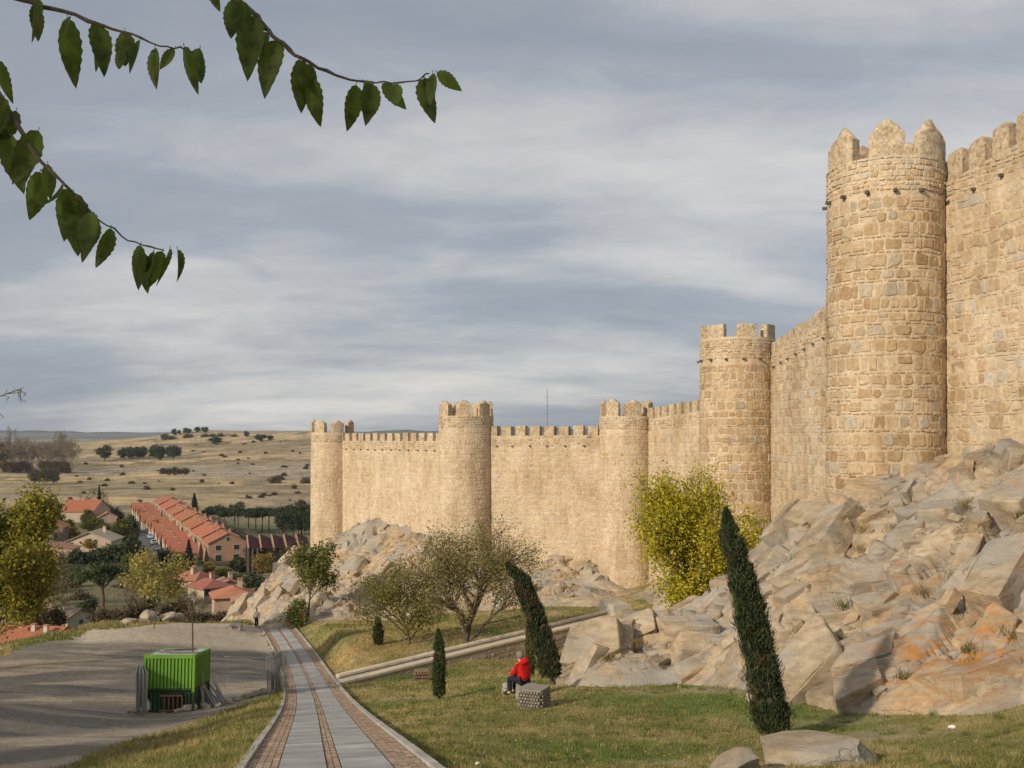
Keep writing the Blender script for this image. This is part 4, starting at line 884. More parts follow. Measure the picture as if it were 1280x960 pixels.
def small_tree():
    b = P(384, 776, 93.5); b.z = min(b.z, g1(b.x, b.y)); rd = random.Random(41)
    mb, tips = skeleton(5.2, 0.11, rd, 3, (9, 5, 4), (0.6, 0.55, 0.5), (0.42, 0.55, 0.5), 0.4, 0.45, 0.07, (0.06, 0))
    cr = tips_cloud(tips, 4200, 0.34, rd, 0.17, [(0.13, 0.165, 0.03), (0.10, 0.135, 0.03), (0.18, 0.19, 0.05), (0.24, 0.19, 0.05)], 43, 1.6)
    tree_thing('small_green_tree', 'small green tree with thin trunk in front of the pale rocks', 'tree', b, mb, MT['bark'], cr)
    b = P(372, 777, 92.6); b.z = min(b.z, g1(b.x, b.y)); cr = clump_crown(0.8, 0.7, 1.2, 1.2, 16, 2200, 0.3, 0.13, [(0.20, 0.21, 0.06), (0.15, 0.17, 0.05)], 47)
    mb = MB(); mb.tube([(0, 0, -.2), (0.05, 0, 1.0)], [0.05, 0.03], 5); tree_thing('pale_bush', 'pale green bush at the foot of the small green tree', 'bush', b, mb, MT['bark'], cr, None, None, 'foliage')
    b = hit(192, 786, 60); rd = random.Random(43); mb, tips = skeleton(4.4, 0.05, rd, 3, (10, 5, 3), (0.75, 0.55, 0.5), (0.5, 0.55, 0.5), 0.2, 0.35, 0.06)
    cr = tips_cloud(tips, 3600, 0.30, rd, 0.15, [(0.42, 0.36, 0.09), (0.27, 0.25, 0.06), (0.38, 0.29, 0.09), (0.22, 0.22, 0.05)], 49, 1.5)
    tree_thing('yellow_sapling', 'young tree with pale yellow leaves standing among the plaza boulders', 'tree', b, mb, MT['bark'], cr)
small_tree()

# big yellow-green tree at the plaza's open side, and the row out of view whose shade falls on the plaza
def broad_tree(name, label, b, h, rx, nl, sd, pal, group=None, size=0.16):
    rd = random.Random(sd); mb, tips = skeleton(h * .62, h * .022, rd, 3, (10, 5, 4), (0.75, 0.55, 0.5), (rx / (h * .62), 0.55, 0.5), 0.3, 0.25, 0.10)
    cr = tips_cloud(tips, nl, 0.42, rd, size, pal, sd + 2, 1.5); return tree_thing(name, label, 'tree', b, mb, MT['bark'], cr, None, group)
YG = [(0.22, 0.19, 0.02), (0.165, 0.155, 0.02), (0.27, 0.21, 0.025), (0.12, 0.125, 0.02)]
x, y = P(-22, 700, 60).x, 60.0
broad_tree('leafy_tree', 'dense yellow green tree overhanging the edge of the plaza', (x, y, g1(x, y)), 11.4, 3.1, 60000, 51, [(0.30, 0.26, 0.03), (0.22, 0.21, 0.03), (0.36, 0.28, 0.035), (0.17, 0.18, 0.03)], None, .14)
for i, (x, y, h) in enumerate([(-27, 20, 13), (-30, 27, 14), (-31, 34, 12), (-33, 41, 13), (-33, 48, 12.5), (-25, 13, 13)]):
    broad_tree('plaza_tree', 'roadside autumn tree on the open side of the plaza', (x, y, g1(x, y)), h, 2.4, 5200, 60 + i, YG, 'trees lining the plaza', 0.26)
def bare_edge_tree():
    # bare tree beside the plaza; one limb reaches into view
    x, y = -25.3, 40.0; z = g1(x, y); rd = random.Random(77); mb, tips = skeleton(10.5, 0.2, rd, 4, (8, 5, 4, 3), (0.7, 0.55, 0.5, 0.5), (0.5, 0.5, 0.5, 0.5), 0.2, 0.45, 0.10)
    root = tree_thing('bare_tree', 'bare tree beside the plaza, only its twig tips reaching into view', 'tree', (x - 3.2, y, z), mb, MT['bark'])
    br = MB(); a = Vector((0, 0, 8.5)); tip = P(30, 484, 40.0) - Vector((x - 3.2, y, z)); m = a.lerp(tip, .6) + Vector((0, 0, .4)); br.tube([a, m, tip], [0.07, 0.035, 0.008], 5)
    for k in range(26):
        f = rd.uniform(.45, 1.0); p = m.lerp(tip, (f - .45) / .55); q = p + Vector((rd.uniform(-.2, .55), rd.uniform(-.5, .5), rd.uniform(-.7, .25))); mid = p.lerp(q, .5) + Vector((rd.gauss(0, .07), 0, rd.gauss(0, .07))); br.tube([p, mid, q], [0.016, 0.012, 0.006], 4)
        for _ in range(3): e = mid.lerp(q, rd.random()); br.tube([e, e + Vector((rd.gauss(0, .16), rd.gauss(0, .1), rd.gauss(-.05, .14)))], [0.009, 0.005], 3)
    child('branch', br.mesh('branch'), MT['bark'], root)
bare_edge_tree()

# ------------------------------------------------------------------ elm over the viewer: trunk out of view, three twigs with serrated leaves in view
def leaf_shape(Lf, W, sd):
    """one serrated elm leaf, folded along its midrib, stem at the origin, tip towards -z"""
    r = random.Random(sd); n = 15; L_, R_, M_ = [], [], []; curl = r.uniform(-.25, .35); fold = r.uniform(.15, .45); asym = r.uniform(.85, 1.1)
    for i in range(n + 1):
        t = i / n; w = W * .5 * (math.sin(math.pi * t ** .78) ** .8) * (1 - .18 * t - .08 * t ** 5) * (1 + (.07 if i % 2 else -.05)); z = -t * Lf; y = curl * Lf * t * t
        M_.append((0.02 * Lf * math.sin(3 * t), y, z)); L_.append((-w * asym, y + fold * w, z + (.012 * Lf if i % 2 else 0))); R_.append((w, y + fold * w, z + (.012 * Lf if i % 2 else 0)))
    V = M_ + L_ + R_; m = n + 1; Fs = []
    for i in range(n): Fs += [(i, i + 1, m + i + 1, m + i), (i, 2 * m + i, 2 * m + i + 1, i + 1)]
    mb = MB(); mb.add(V, Fs); mb.tube([(0, 0, 0.010), (0, 0, 0)], [0.0011, 0.0009], 4); return mb.mesh('leaf')
MT['elm'] = leaf_mat('elm_leaf', 0.55, 0.45, (0.085, 0.115, 0.018), 26.0, 0.5)
def overhead_elm():
    base = Vector((-3.6, 1.6, g1(-3.6, 1.6))); rd = random.Random(91)
    root = empty('elm_tree', base, 'elm with dark serrated leaves on drooping twigs close overhead', 'tree'); root['_loc'] = 1
    mb = MB(); top = Vector((-3.9, 1.2, 2.2)); mb.tube([Vector((0, 0, -.2)), Vector((.05, 0, 1.8)), top - base], [0.2, 0.16, 0.11], 8)
    for k in range(8):
        a = k * .8; e = top + Vector((math.cos(a) * 1.6, math.sin(a) * 1.6, rd.uniform(.4, 1.6))); mb.tube([top - base, top.lerp(e, .5) + Vector((0, 0, .15)) - base, e - base], [.07, .045, .02], 6)
    D = 3.0
    tw = [([(-60, -60), (0, -8), (65, 10), (140, 36), (200, 56), (243, 64)], [(-10, -15, 75, 5), (44, -5, 62, 6), (84, 22, 78, -5), (120, 30, 62, -8), (156, 38, 60, 5), (148, 60, 40, 20), (194, 60, 52, -5), (230, 58, 58, 6), (250, 60, 60, -14)]),
          ([(215, -70), (262, -22), (318, 16), (340, 45), (375, 73), (430, 98), (470, 104), (520, 102), (536, 92)], [(262, -16, 30, 25), (292, -5, 70, 3), (318, 20, 80, 5), (347, 50, 76, 8), (380, 75, 66, -3), (388, 95, 60, 6), (445, 106, 56, 6), (467, 106, 52, -10), (478, 104, 40, 45), (530, 98, 60, 4), (541, 92, 46, -12), (546, 90, 38, 48), (455, 102, 30, 35)]),
          ([(-70, 40), (-20, 90), (18, 150), (45, 195), (82, 232), (118, 270), (160, 300), (205, 313)], [(-2, 75, 50, 0), (5, 122, 68, 12), (20, 138, 60, -20), (8, 165, 75, -12), (48, 163, 72, 28), (60, 205, 42, 0), (50, 215, 65, -28), (85, 236, 68, -22), (92, 240, 78, 4), (112, 265, 62, -12), (120, 272, 60, 5), (138, 285, 52, -14), (174, 312, 54, 10), (192, 314, 46, -8), (203, 314, 50, 22), (212, 311, 56, 14), (222, 312, 40, 6)])]
    for ti, (ax, lv) in enumerate(tw):
        d = (2.9, 3.1, 3.0)[ti]; pts = [P(u, v, d + 0.05 * math.sin(i * 1.3)) for i, (u, v) in enumerate(ax)]; tm = MB(); start = Vector((pts[0].x - .8, pts[0].y - .8, pts[0].z + .9))
        # smooth the twig, with small bud knots
        dense = [top.lerp(start, .5), start]
        for i in range(len(pts) - 1):
            for k in range(5): dense.append(pts[i].lerp(pts[i + 1], k / 5) + Vector((0, rd.gauss(0, .003), rd.gauss(0, .0022))))
        dense.append(pts[-1]); m = len(dense); tm.tube([p - base for p in dense], [max(.0022, .012 * (1 - i / m) ** 1.2) * (1.35 if i % 5 == 0 else 1) for i in range(m)], 6)
        tw_o = child('twig', tm.mesh('twig'), MT['bark'], root)
        ext = []
        for (ua, va), (ub, vb) in zip(ax[1:-1], ax[2:]):
            nn_ = max(1, int(math.hypot(ub - ua, vb - va) / 36))
            for q in range(nn_): f_ = (q + rd.random()) / nn_; ext.append((ua + (ub - ua) * f_, va + (vb - va) * f_ + 2, rd.uniform(30, 56), rd.uniform(-40, 40)))
        for j, (u, v, ln, ang) in enumerate(lv + ext):
            p = P(u, v, d + rd.uniform(-.04, .04)); Lf = ln * 1.04 * d / F; me = leaf_shape(Lf, Lf * rd.uniform(.40, .52), 300 + ti * 40 + j)
            o = child('leaf', me, MT['elm'], tw_o, True); o.location = p - base
            o.rotation_euler = (rd.uniform(-.45, .45), math.radians(-ang), rd.uniform(-.85, .85) + (math.pi if rd.random() < .5 else 0))
    cr = clump_crown(2.3, 2.0, 1.5, 0, 60, 4500, .3, .085, [(0.05, 0.07, 0.018), (0.065, 0.08, 0.02)], 95); V, Q, C = cr; V = V + np.array(Vector((-4.9, -.1, 3.3)) - base)
    # leaves of the crown stay on the tree's own side, above and beside the viewer
    keep = np.ones(len(Q), bool); ctr = V.reshape(-1, 4, 3).mean(1) + np.array(base); keep = ~((ctr[:, 1] > .3) & (ctr[:, 0] > -.62 * ctr[:, 1] - .1) & (ctr[:, 2] < .55 * ctr[:, 1] + .15))
    V = V.reshape(-1, 4, 3)[keep].reshape(-1, 3); child('crown', np_mesh('crown', V, np.arange(len(V)).reshape(-1, 4), C[keep]), MT['leaf'], root)
    mb_ = child('trunk', mb.mesh('trunk'), MT['bark'], root)
overhead_elm()

# ------------------------------------------------------------------ things on the plaza
def rotz(a): return Matrix.Rotation(a, 3, 'Z')
def container():
    p = hit(210, 891); d = p.y; k = d / F; W, H, D = 64 * k, 2.58, 2.44
    root = empty('green_container', p, 'bright green corrugated metal site container with dark lower front', 'container'); root.rotation_euler = (math.radians(-4.5), 0, 0)
    root.location.z -= 0.02; G = (0.11, 0.265, 0.018); GD = (0.012, 0.045, 0.012)
    def part(name, f, mat=None): mb = MB(); f(mb); return child(name, mb.mesh(name), mat or MT['green_paint'], root)
    MT['green_paint'] = weather(vmat('green_paint', .55, .12, 2.5, .12, 14, .02, spec=.4), .3)
    def shell(mb):
        mb.box((0, D / 2, H * .70 - .02), (W - .14, D - .14, H * .56), None, G)
        mb.box((0, D / 2 + .03, H * .22), (W - .12, D - .2, H * .40), None, GD)
    part('body', shell)
    def ribs(x0, x1, y, n, face):
        def f(mb):
            for i in range(n):
                a = x0 + (x1 - x0) * (i + .5) / n; w = (x1 - x0) / n * .52
                if face == 'f': mb.box((a, y, H * .685), (w, .07, H * .52), None, G)
                else: mb.box((y, a, H * .685), (.07, w, H * .52), None, G)
        return f
    part('corrugated_front', ribs(-W / 2 + .12, W / 2 - .12, .052, 13, 'f')); part('corrugated_side', ribs(.15, D - .15, W / 2 - .06, 13, 's')); part('corrugated_side', ribs(.15, D - .15, -W / 2 + .06, 13, 's'))
    for x in (-1, 1):
        for y in (0.05, D - .05): part('corner_post', lambda mb: (mb.box((x * (W / 2 - .05), y, H * .68), (.1, .1, H * .64), None, G), mb.box((x * (W / 2 - .05), y, H * .18), (.1, .1, H * .358), None, GD)))
    part('top_rail', lambda mb: (mb.box((0, .045, H - .07), (W - .21, .11, .17), None, G), mb.box((0, D - .05, H - .06), (W - .21, .1, .14), None, G), mb.box((W / 2 - .05, D / 2, H - .06), (.1, D - .21, .14), None, G), mb.box((-W / 2 + .05, D / 2, H - .06), (.1, D - .21, .14), None, G)))
    part('middle_rail', lambda mb: mb.box((0, .05, H * .405), (W - .21, .1, .09), None, GD))
    part('base_rail', lambda mb: mb.box((0, .08, .06), (W - .21, .1, .12), None, GD))
    part('roof_sheet', lambda mb: mb.box((0, D / 2, H - .03), (W - .22, D - .22, .04), None, (.40, .42, .43)), MT['metal'])
    for i in range(5): part('roof_batten', lambda mb: mb.box((R0.uniform(-.6, .6), R0.uniform(.4, D - .4), H + .035 + i * .004), (R0.uniform(.5, 1.3), .08, .06), rotz(R0.uniform(-.6, .6)), R0.choice([(.06, .06, .05), (.5, .5, .48), (.12, .1, .07)])), MT['metal'])
    def pallet(mb):
        for i in range(5): mb.box((-.28 + i * .2 + .1, .02, .45), (.06, .05, .62), None, (.17, .085, .045))
        for z in (.12, .78): mb.box((.12, -.02, z), (1.02, .05, .07), None, (.2, .1, .055))
    part('wooden_hatch', pallet, MT['bark_brown'])
    part('lower_panel', lambda mb: [mb.box((-W / 2 + .2 + i * .17, .105, .48), (.09, .05, .80), None, GD) for i in range(12)])
MT['bark_brown'] = vmat('weathered_wood', 0.9, 0.25, 7.0, 0.3, 20, 0.01)
container()
def fence_panel(label, p, rz, tilt, w=1.9, h=1.95, group='metal fence panels round the container', nb=11):
    root = empty('fence_panel', p, label, 'fence', group, rz); root.rotation_euler = (tilt, 0, rz); c = (.20, .205, .21)
    mb = MB(); mb.tube([(-w / 2, 0, 0), (-w / 2, 0, h), (w / 2, 0, h), (w / 2, 0, 0)], .022, 6, c); child('frame', mb.mesh('frame'), MT['metal'], root)
    mb = MB()
    for i in range(nb): x_ = -w / 2 + w * (i + 1) / (nb + 1); mb.tube([(x_, 0, .12), (x_, 0, h - .02)], .008, 4, c)
    for z_ in (.12, .7, 1.3): mb.tube([(-w / 2, 0, z_), (w / 2, 0, z_)], .01, 4, c)
    child('wire_bars', mb.mesh('wire_bars'), MT['metal'], root)
for i in range(4):
    p = hit(173 + i * 2.4, 891); fence_panel('upright metal fence panel in the stack left beside the green container front', p, 1.86 + .05 * i, .02 * i - .03, 1.9)
for i in range(6):
    p = hit(338 + i * 3.1, 867 - i * .5); fence_panel('upright metal fence panel in the stack next to the path kerb', p, 1.6 + R0.uniform(-.2, .2), R0.uniform(-.06, .06), 1.5)
p = hit(305, 868); fence_panel('metal mesh fence panel spanning behind the rubble, near the pole pile', p + Vector((0, 1.0, 0)), -.12, 0.0, 2.7, 1.7, nb=22)
for i in range(34):
    u0 = 246 + i * 1.25 + R0.uniform(-2, 2); a = hit(u0, 884 - i * .22 + R0.uniform(-2, 3)); t = P(246 + R0.uniform(0, 8) + (i > 22) * R0.uniform(0, 26), 838 + R0.uniform(-3, 6) + (i > 22) * R0.uniform(0, 22), a.y + R0.uniform(.2, 1.2)); k = R0.uniform(.6, 1.2)
    mb = MB(); n_ = (t - a); mb.tube([Vector((0, 0, -.05)), n_], .03, 6, (.36 * k, .35 * k, .33 * k)); o = link('scaffold_pole', mb.mesh('scaffold_pole'), MT['metal']); o.location = a
    tag(o, 'grey metal pole in the pile leaning against the green container', 'pole', 'scaffold poles leaning in a pile')
p = hit(243, 886) + Vector((0, -.25, 0)); mb = MB(); hp = (886 - 757) * p.y / F; mb.tube([(0, 0, -.3), (.01, 0, hp * .5), (-.02, 0, hp)], [.045, .04, .03], 7); mb.tube([(-.02, 0, hp), (-.02, 0, hp + .06)], [.045, .04], 7)
o = link('thin_pole', mb.mesh('thin_pole'), vmat('rusty_brown', .85, .3, 5, .2, 20, .01, base=(.12, .065, .04))); o.location = p; tag(o, 'tall thin brown pole standing in front of the green container corner', 'pole')
for i, (u, v, w, h) in enumerate([(256, 886, 15, 9), (270, 884, 14, 7), (282, 880, 18, 7), (294, 877, 16, 7), (306, 874, 18, 8), (318, 871, 14, 9), (328, 869, 14, 10), (234, 889, 22, 12), (222, 891, 14, 6), (206, 891, 16, 5), (190, 890, 12, 9), (166, 892, 16, 8), (338, 868, 8, 7)]):
    boulder('rubble_stone', 'pale stone in the line of rubble between container and path', u, v, w, h, 60 + i, 1.0, i, .3, group='rubble stones by the container')
p = hit(187, 889); mb = MB(); mb.tube([(0, 0, 0), (.02, 0, .3), (0, 0, .55), (.03, 0, .78)], [.17, .2, .14, .03], 9, (.62, .62, .6)); o = link('white_sack', mb.mesh('white_sack'), MT['cloth'], None, True); o.location = p + Vector((0, -.35, 0)); tag(o, 'white sack standing in front of the dark container base', 'sack')
def concrete_block(name, label, u, v, w, h, c, cat='block'):
    p = hit(u, v); k = p.y / F; root = empty(name, p, label, cat); V, Q, C = rough_box(w * k / 2, .45, h * k, 0, .18, .03, int(u)); child('block', np_mesh('block', V, Q, np.tile(np.array(c), (len(Q), 1))), MT['slab'], root)
    mb = MB(); mb.box((0, -.47, h * k * .55), (w * k * .5, .04, h * k * .5), None, tuple(x * .55 for x in c)); child('front_panel', mb.mesh('front_panel'), MT['slab'], root)
concrete_block('stone_block', 'square pale stone block seat on the sandy end of the plaza', 295, 787, 14, 7, (.40, .36, .29)); concrete_block('stone_block', 'dark brown block beside the plaza boulders', 229, 777, 11, 8, (.12, .10, .07))

# woven block seats and the two people
def woven_seat(label, u, v, w, h, dep, rz, c, rows=5, cols=7):
    p = hit(u, v); k = p.y / F; W, H = w * k, h * k; root = empty('woven_seat', p, label, 'seat', 'woven block seats', rz)
    mb = MB(); mb.box((0, 0, H / 2), (W * .95, dep * .95, H * .97), None, tuple(x * .35 for x in c)); child('core', mb.mesh('core'), MT['bark_brown'], root)
    mb = MB(); mb.box((0, 0, H + .01), (W, dep, .05), None, c); child('top_slab', mb.mesh('top_slab'), MT['slab'], root)
    mb = MB()
    for side, (ln, off, ax) in enumerate(((W, dep / 2, 0), (dep, W / 2, 1), (W, -dep / 2, 0), (dep, -W / 2, 1))):
        cn = cols if ax == 0 else max(3, int(cols * dep / W))
        for j in range(rows):
            for i in range(cn):
                x_ = -ln / 2 + ln * (i + .5 + (.25 if j % 2 else -.25)) / cn; z_ = H * (j + .5) / rows
                if abs(x_) > ln / 2 - .03: continue
                s = (ln / cn * .72, .06, H / rows * .62); kk = R0.uniform(.8, 1.2); cc = tuple(q * kk for q in c)
                mb.box((x_, off, z_) if ax == 0 else (off, x_, z_), s if ax == 0 else (s[1], s[0], s[2]), None, cc)
    tag(child('weave', mb.mesh('weave'), MT['bark_brown'], root), kind='stuff')
woven_seat('grey woven block seat beside the person in red', 668, 884, 31, 24, .8, -.42, (.25, .22, .18), 6, 8); woven_seat('pale stone coloured woven block at the feet of the person in red', 637, 868, 14, 12, .5, .2, (.42, .40, .36), 4, 4); woven_seat('brown slatted block beside the short straight cypress', 527, 851, 18, 13, .7, .1, (.22, .15, .10), 3, 5)

def skin_obj(name, bones, mat, parent, sub=2):
    """bones: dict joint -> (pos, radius), edges: list of pairs; grown with Skin + Subdivision"""
    J, E = bones; keys = list(J); me = bpy.data.meshes.new(name); me.from_pydata([J[k][0] for k in keys], [(keys.index(a), keys.index(b)) for a, b in E], []); me.update()
    o = child(name, me, mat, parent); o.modifiers.new('skin', 'SKIN'); sk = me.skin_vertices[0].data
    for i, k in enumerate(keys): r = J[k][1]; sk[i].radius = r if hasattr(r, '__len__') else (r, r); sk[i].use_root = (i == 0)
    m = o.modifiers.new('subdivision', 'SUBSURF'); m.levels = sub; m.render_levels = sub; return o
def sphere_part(name, c, s, mat, parent, seed=1, noise=.05):
    bm = bmesh.new(); bmesh.ops.create_icosphere(bm, subdivisions=3, radius=1); co = np.array([v.co[:] for v in bm.verts]); n = (fbm(co * 4 + seed, seed, 3) - .5) * noise * 2
    for i, v in enumerate(bm.verts): q = v.co * (1 + n[i]); v.co = (q.x * s[0] + c[0], q.y * s[1] + c[1], q.z * s[2] + c[2])
    me = bpy.data.meshes.new(name); bm.to_mesh(me); bm.free(); return child(name, me, mat, parent, True)
def cmat(n, c): return vmat(n, .9, .15, 12, .3, 30, .01, base=c)
def seated_person():
    p = hit(655, 872); root = empty('person', p, 'person in a red hooded jacket and dark trousers sitting by the woven seat', 'person', None, -0.75); root.scale = (1.18,) * 3
    # faces -x (towards the path); seat height .45
    S = .47
    J = {'pelvis': ((0, 0, S + .08), .15), 'chest': ((-.06, 0, S + .38), .15), 'neck': ((-.12, 0, S + .56), .06), 'head0': ((-.15, 0, S + .62), .075), 'head1': ((-.18, 0, S + .74), .085),
         'hl': ((-.05, .1, S + .04), .10), 'kl': ((-.46, .13, S + .06), .07), 'al': ((-.50, .13, .09), .045), 'tl': ((-.66, .13, .04), .04), 'hr': ((-.05, -.1, S + .04), .10), 'kr': ((-.46, -.13, S + .04), .07), 'ar': ((-.44, -.13, .09), .045), 'tr': ((-.60, -.13, .04), .04),
         'sl': ((-.08, .19, S + .50), .07), 'el': ((-.2, .26, S + .26), .05), 'wl': ((-.42, .12, S + .22), .035), 'sr': ((-.08, -.19, S + .50), .07), 'er': ((-.2, -.26, S + .26), .05), 'wr': ((-.42, -.12, S + .22), .035)}
    E = [('pelvis', 'chest'), ('chest', 'neck'), ('neck', 'head0'), ('head0', 'head1'), ('pelvis', 'hl'), ('hl', 'kl'), ('kl', 'al'), ('al', 'tl'), ('pelvis', 'hr'), ('hr', 'kr'), ('kr', 'ar'), ('ar', 'tr'), ('chest', 'sl'), ('sl', 'el'), ('el', 'wl'), ('chest', 'sr'), ('sr', 'er'), ('er', 'wr')]
    skin_obj('body', (J, E), MT['skin'], root)
    jk = {'pelvis': ((.01, 0, S + .03), (.21, .19)), 'mid': ((-.01, 0, S + .22), (.21, .19)), 'chest': ((-.05, 0, S + .42), (.20, .18)), 'collar': ((-.10, 0, S + .60), .12), 'sl': ((-.07, .18, S + .48), .10), 'el': ((-.2, .27, S + .25), .08), 'wl': ((-.38, .14, S + .22), .06), 'sr': ((-.07, -.18, S + .48), .10), 'er': ((-.2, -.27, S + .25), .08), 'wr': ((-.38, -.14, S + .22), .06)}
    skin_obj('jacket', (jk, [('pelvis', 'mid'), ('mid', 'chest'), ('chest', 'collar'), ('chest', 'sl'), ('sl', 'el'), ('el', 'wl'), ('chest', 'sr'), ('sr', 'er'), ('er', 'wr')]), cmat('red_jacket', (.50, .012, .012)), root)
    sphere_part('hood', (.02, 0, S + .60), (.13, .15, .10), bpy.data.materials['red_jacket'], root, 3)
    tr = {'p': ((0, 0, S + .06), .16), 'hl': ((-.06, .1, S + .05), .115), 'kl': ((-.47, .13, S + .07), .09), 'al': ((-.50, .13, .12), .07), 'hr': ((-.06, -.1, S + .05), .115), 'kr': ((-.47, -.13, S + .05), .09), 'ar': ((-.44, -.13, .12), .07)}
    skin_obj('trousers', (tr, [('p', 'hl'), ('hl', 'kl'), ('kl', 'al'), ('p', 'hr'), ('hr', 'kr'), ('kr', 'ar')]), cmat('dark_trousers', (.02, .02, .03)), root)
    sphere_part('hair', (-.155, 0, S + .745), (.115, .105, .12), cmat('grey_brown_hair', (.20, .17, .15)), root, 5, .1)
    for y_ in (.13, -.13): sphere_part('shoe', (-.58 - .02 * (y_ > 0), y_, .05), (.14, .055, .055), cmat('dark_shoe', (.03, .025, .02)), root, 7)
    for y_ in (.12, -.12):
        hm = MB()
        for f in range(4): hm.tube([(-.42, y_ + (f - 1.5) * .018, S + .22), (-.48, y_ + (f - 1.5) * .02, S + .215 - .004 * f), (-.515 + .008 * abs(f - 1.2), y_ + (f - 1.5) * .02, S + .18)], [.010, .009, .007], 5)
        hm.tube([(-.42, y_ * .7, S + .23), (-.465, y_ * .55, S + .235)], [.011, .008], 5); child('hand', hm.mesh('hand'), MT['skin'], root)
    # what the person sits on
    V, Q, C = rough_box(.34, .34, S - .02, 0, .12, .02, 77); st = empty('stone_block', p + Vector((.06, .0, 0)), 'low stone block under the person in red', 'seat'); child('block', np_mesh('block', V, Q, np.tile(np.array((.36, .33, .28)), (len(Q), 1))), MT['slab'], st)
seated_person()
def walker():
    p = hit(320.5, 784.5, 60); root = empty('person', p, 'person in a pale top and dark trousers walking at the path end', 'person')
    J = {'pelvis': ((0, 0, .92), .12), 'chest': ((.01, 0, 1.28), .14), 'neck': ((.02, 0, 1.47), .06), 'head0': ((.03, 0, 1.54), .075), 'head1': ((.03, 0, 1.66), .08), 'hl': ((-.09, 0, .88), .09), 'kl': ((-.10, .14, .50), .065), 'al': ((-.10, .05, .09), .045), 'tl': ((-.11, .2, .04), .04), 'hr': ((.09, 0, .88), .09), 'kr': ((.10, .05, .48), .065), 'ar': ((.10, -.20, .12), .045), 'tr': ((.11, -.08, .04), .04),
         'sl': ((-.19, 0, 1.40), .06), 'el': ((-.27, -.06, 1.13), .045), 'wl': ((-.27, .05, .90), .035), 'fl': ((-.265, .08, .80), .03), 'sr': ((.19, 0, 1.40), .06), 'er': ((.26, .04, 1.13), .045), 'wr': ((.25, .16, .92), .035), 'fr': ((.245, .2, .83), .03)}
    E = [('pelvis', 'chest'), ('chest', 'neck'), ('neck', 'head0'), ('head0', 'head1'), ('pelvis', 'hl'), ('hl', 'kl'), ('kl', 'al'), ('al', 'tl'), ('pelvis', 'hr'), ('hr', 'kr'), ('kr', 'ar'), ('ar', 'tr'), ('chest', 'sl'), ('sl', 'el'), ('el', 'wl'), ('wl', 'fl'), ('chest', 'sr'), ('sr', 'er'), ('er', 'wr'), ('wr', 'fr')]
    skin_obj('body', (J, E), MT['skin'], root)
    jk = {'pelvis': ((0, 0, .90), (.18, .15)), 'chest': ((.01, 0, 1.28), (.19, .15)), 'collar': ((.02, 0, 1.45), .09), 'sl': ((-.18, 0, 1.38), .09), 'el': ((-.27, -.06, 1.13), .075), 'wl': ((-.27, .04, .92), .055), 'sr': ((.18, 0, 1.38), .09), 'er': ((.26, .04, 1.13), .075), 'wr': ((.25, .15, .94), .055)}
    skin_obj('jacket', (jk, [('pelvis', 'chest'), ('chest', 'collar'), ('chest', 'sl'), ('sl', 'el'), ('el', 'wl'), ('chest', 'sr'), ('sr', 'er'), ('er', 'wr')]), cmat('pale_top', (.62, .57, .54)), root)
    tr = {'p': ((0, 0, .90), .14), 'hl': ((-.09, 0, .86), .105), 'kl': ((-.10, .14, .50), .085), 'al': ((-.10, .05, .11), .07), 'hr': ((.09, 0, .86), .105), 'kr': ((.10, .05, .48), .085), 'ar': ((.10, -.20, .14), .07)}
    skin_obj('trousers', (tr, [('p', 'hl'), ('hl', 'kl'), ('kl', 'al'), ('p', 'hr'), ('hr', 'kr'), ('kr', 'ar')]), cmat('black_trousers', (.025, .022, .03)), root)
    sphere_part('hair', (.03, .01, 1.67), (.10, .11, .115), cmat('light_grey_hair', (.45, .42, .38)), root, 5, .1)
walker()
